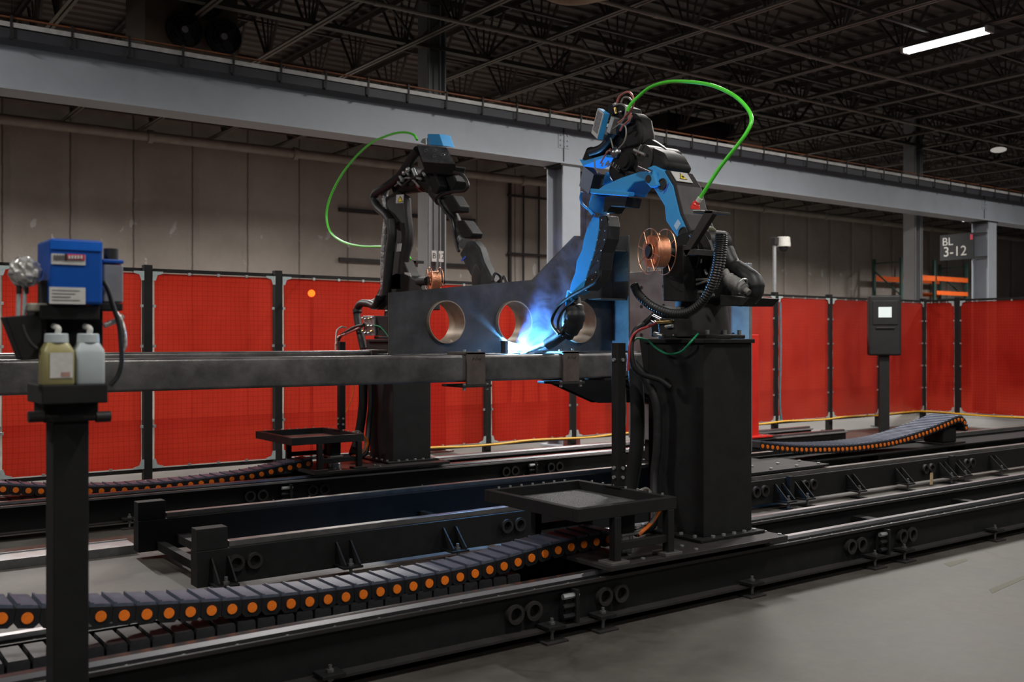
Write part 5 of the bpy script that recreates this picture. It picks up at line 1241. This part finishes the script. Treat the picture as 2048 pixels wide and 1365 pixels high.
# air unit on the right of the box
au = tbox(206, 247, 528, 606, .02, .12, 'air_unit', M('grey sheet panel', (.24, .25, .28), .45, .2, .1, 8), TS, .006)
tbox(205, 248, 518, 528, .015, .125, 'air_unit_lid', blue_box, au, .004)
m = MB(); c = P(222, 512, Y=Y0 + .07); m.cyl(c - Vector((0, 0, .02)), c + Vector((0, 0, .026)), .026, 18); m.build('air_knob', rubber, au)
m = MB(); c = T(208, 580, .0); m.ball(c, .011, (.8, 1, 1.6)); m.build('air_fitting', chrome, au)
tbox(196, 246, 606, 622, .0, .12, 'air_bracket', black_soft, au)
def tt(pix, r, nm, mat, dy=0, par=TS): m = MB(); m.tube([T(p[0], p[1], dy) for p in pix], r, 10, 8); return m.build(nm, mat, par)
tt([(206, 562), (216, 580), (226, 612), (238, 650), (242, 690), (243, 725), (236, 752), (220, 772)], .0085, 'air_hose', rubber, -.03)
tt([(228, 620), (240, 636), (248, 660), (250, 690), (244, 705)], .007, 'wrapped_cable', film, -.02)
tt([(208, 652), (222, 646), (236, 640), (246, 632)], .010, 'wrapped_cable', film, .0)
tt([(44, 650), (52, 672), (62, 688), (74, 698)], .006, 'thin_hose', dark_gray, -.05)
# wrapped sensor head on two rods
sh = MB(); c = T(50, 545, .0); sh.ball(c, .052, (1, .8, 1), 20)
for v in sh.bm.verts: v.co += Vector((rnd.uniform(-1, 1), rnd.uniform(-1, 1), rnd.uniform(-1, 1))) * .0075
sh = sh.build('wrapped_head', film, TS, smooth=False)
for px in (38, 50): m = MB(); m.cyl(T(px, 568), T(px - 2, 634), .007, 10); m.build('support_rod', zinc_pale, sh)
for px in (38, 52): m = MB(); m.cyl(T(px, 566), T(px, 588), .009, 10); m.build('rod_cap', dark_gray, sh)
tbox(58, 96, 606, 624, -.03, .06, 'reamer_block', M('pale cast block', (.30, .28, .22), .5), TS, .006)
# bottles
def bottle(px0, px1, mat, lab, label):
    b = thing('fluid_bottle', lab, 'bottle', T((px0 + px1) / 2, 773, -.04), 'fluid bottles')
    l, r, zb = T(px0, 773, -.09).x, T(px1, 773, -.09).x, T(100, 772, -.10).z + .001; zs, zn, zc = T(100, 700, -.09).z, T(100, 686, -.09).z, T(100, 667, -.09).z
    cx = (l + r) / 2; yc = Y0 - .04; w = (r - l) / 2; rings = []
    m = MB()
    for z, s in ((zb, .94), (zb + .006, 1), (zs - .012, 1), (zs, .95), (zn - .004, .72), (zn, .68)):
        rg = []
        for k in range(32):
            a = 2 * math.pi * k / 32; ca, sa = math.cos(a), math.sin(a); e = .32
            rg.append(m.bm.verts.new((cx + w * s * math.copysign(abs(ca) ** e, ca), yc + w * s * .9 * math.copysign(abs(sa) ** e, sa), z)))
        rings.append(rg)
    for A, B2 in zip(rings, rings[1:]):
        for k in range(32): m.bm.faces.new((A[k], A[(k + 1) % 32], B2[(k + 1) % 32], B2[k]))
    m.bm.faces.new(rings[0][::-1]); m.bm.faces.new(rings[-1]); m.build('bottle_body', mat, b)
    m = MB(); m.cyl((cx, yc, zn - .002), (cx, yc, zc), w * .76, 28, w * .72); m.build('bottle_cap', bottle_clear, b, .004)
    m = MB(); m.tube([(cx + .004, yc, zc), (cx + .006, yc, zc + .018), (cx - .004, yc + .03, zc + .026)], .010, 10, 6); m.build('hose_nipple', white_plastic, b)
    if label:
        z0, z1 = T(100, 757, -.09).z, T(100, 706, -.09).z; y = yc - w * .9 - .0008
        lb = MB().bx(T(100, 720, -.09).x, T(146, 720, -.09).x, y - .0012, y, z0, z1).build('paper_label', label_white, b, smooth=False)
        MB().bx(T(122, 720, -.09).x, T(140, 720, -.09).x, y - .002, y - .0012, z0 + .004, z0 + .020).build('label_print', M('pale red print', (.34, .20, .17), .6), lb, smooth=False)
bottle(86, 152, bottle_yellow, 'plastic bottle of yellow fluid with a white paper label on the post station', True)
bottle(153, 213, bottle_clear, 'plain pale plastic bottle without a label on the post station', False)
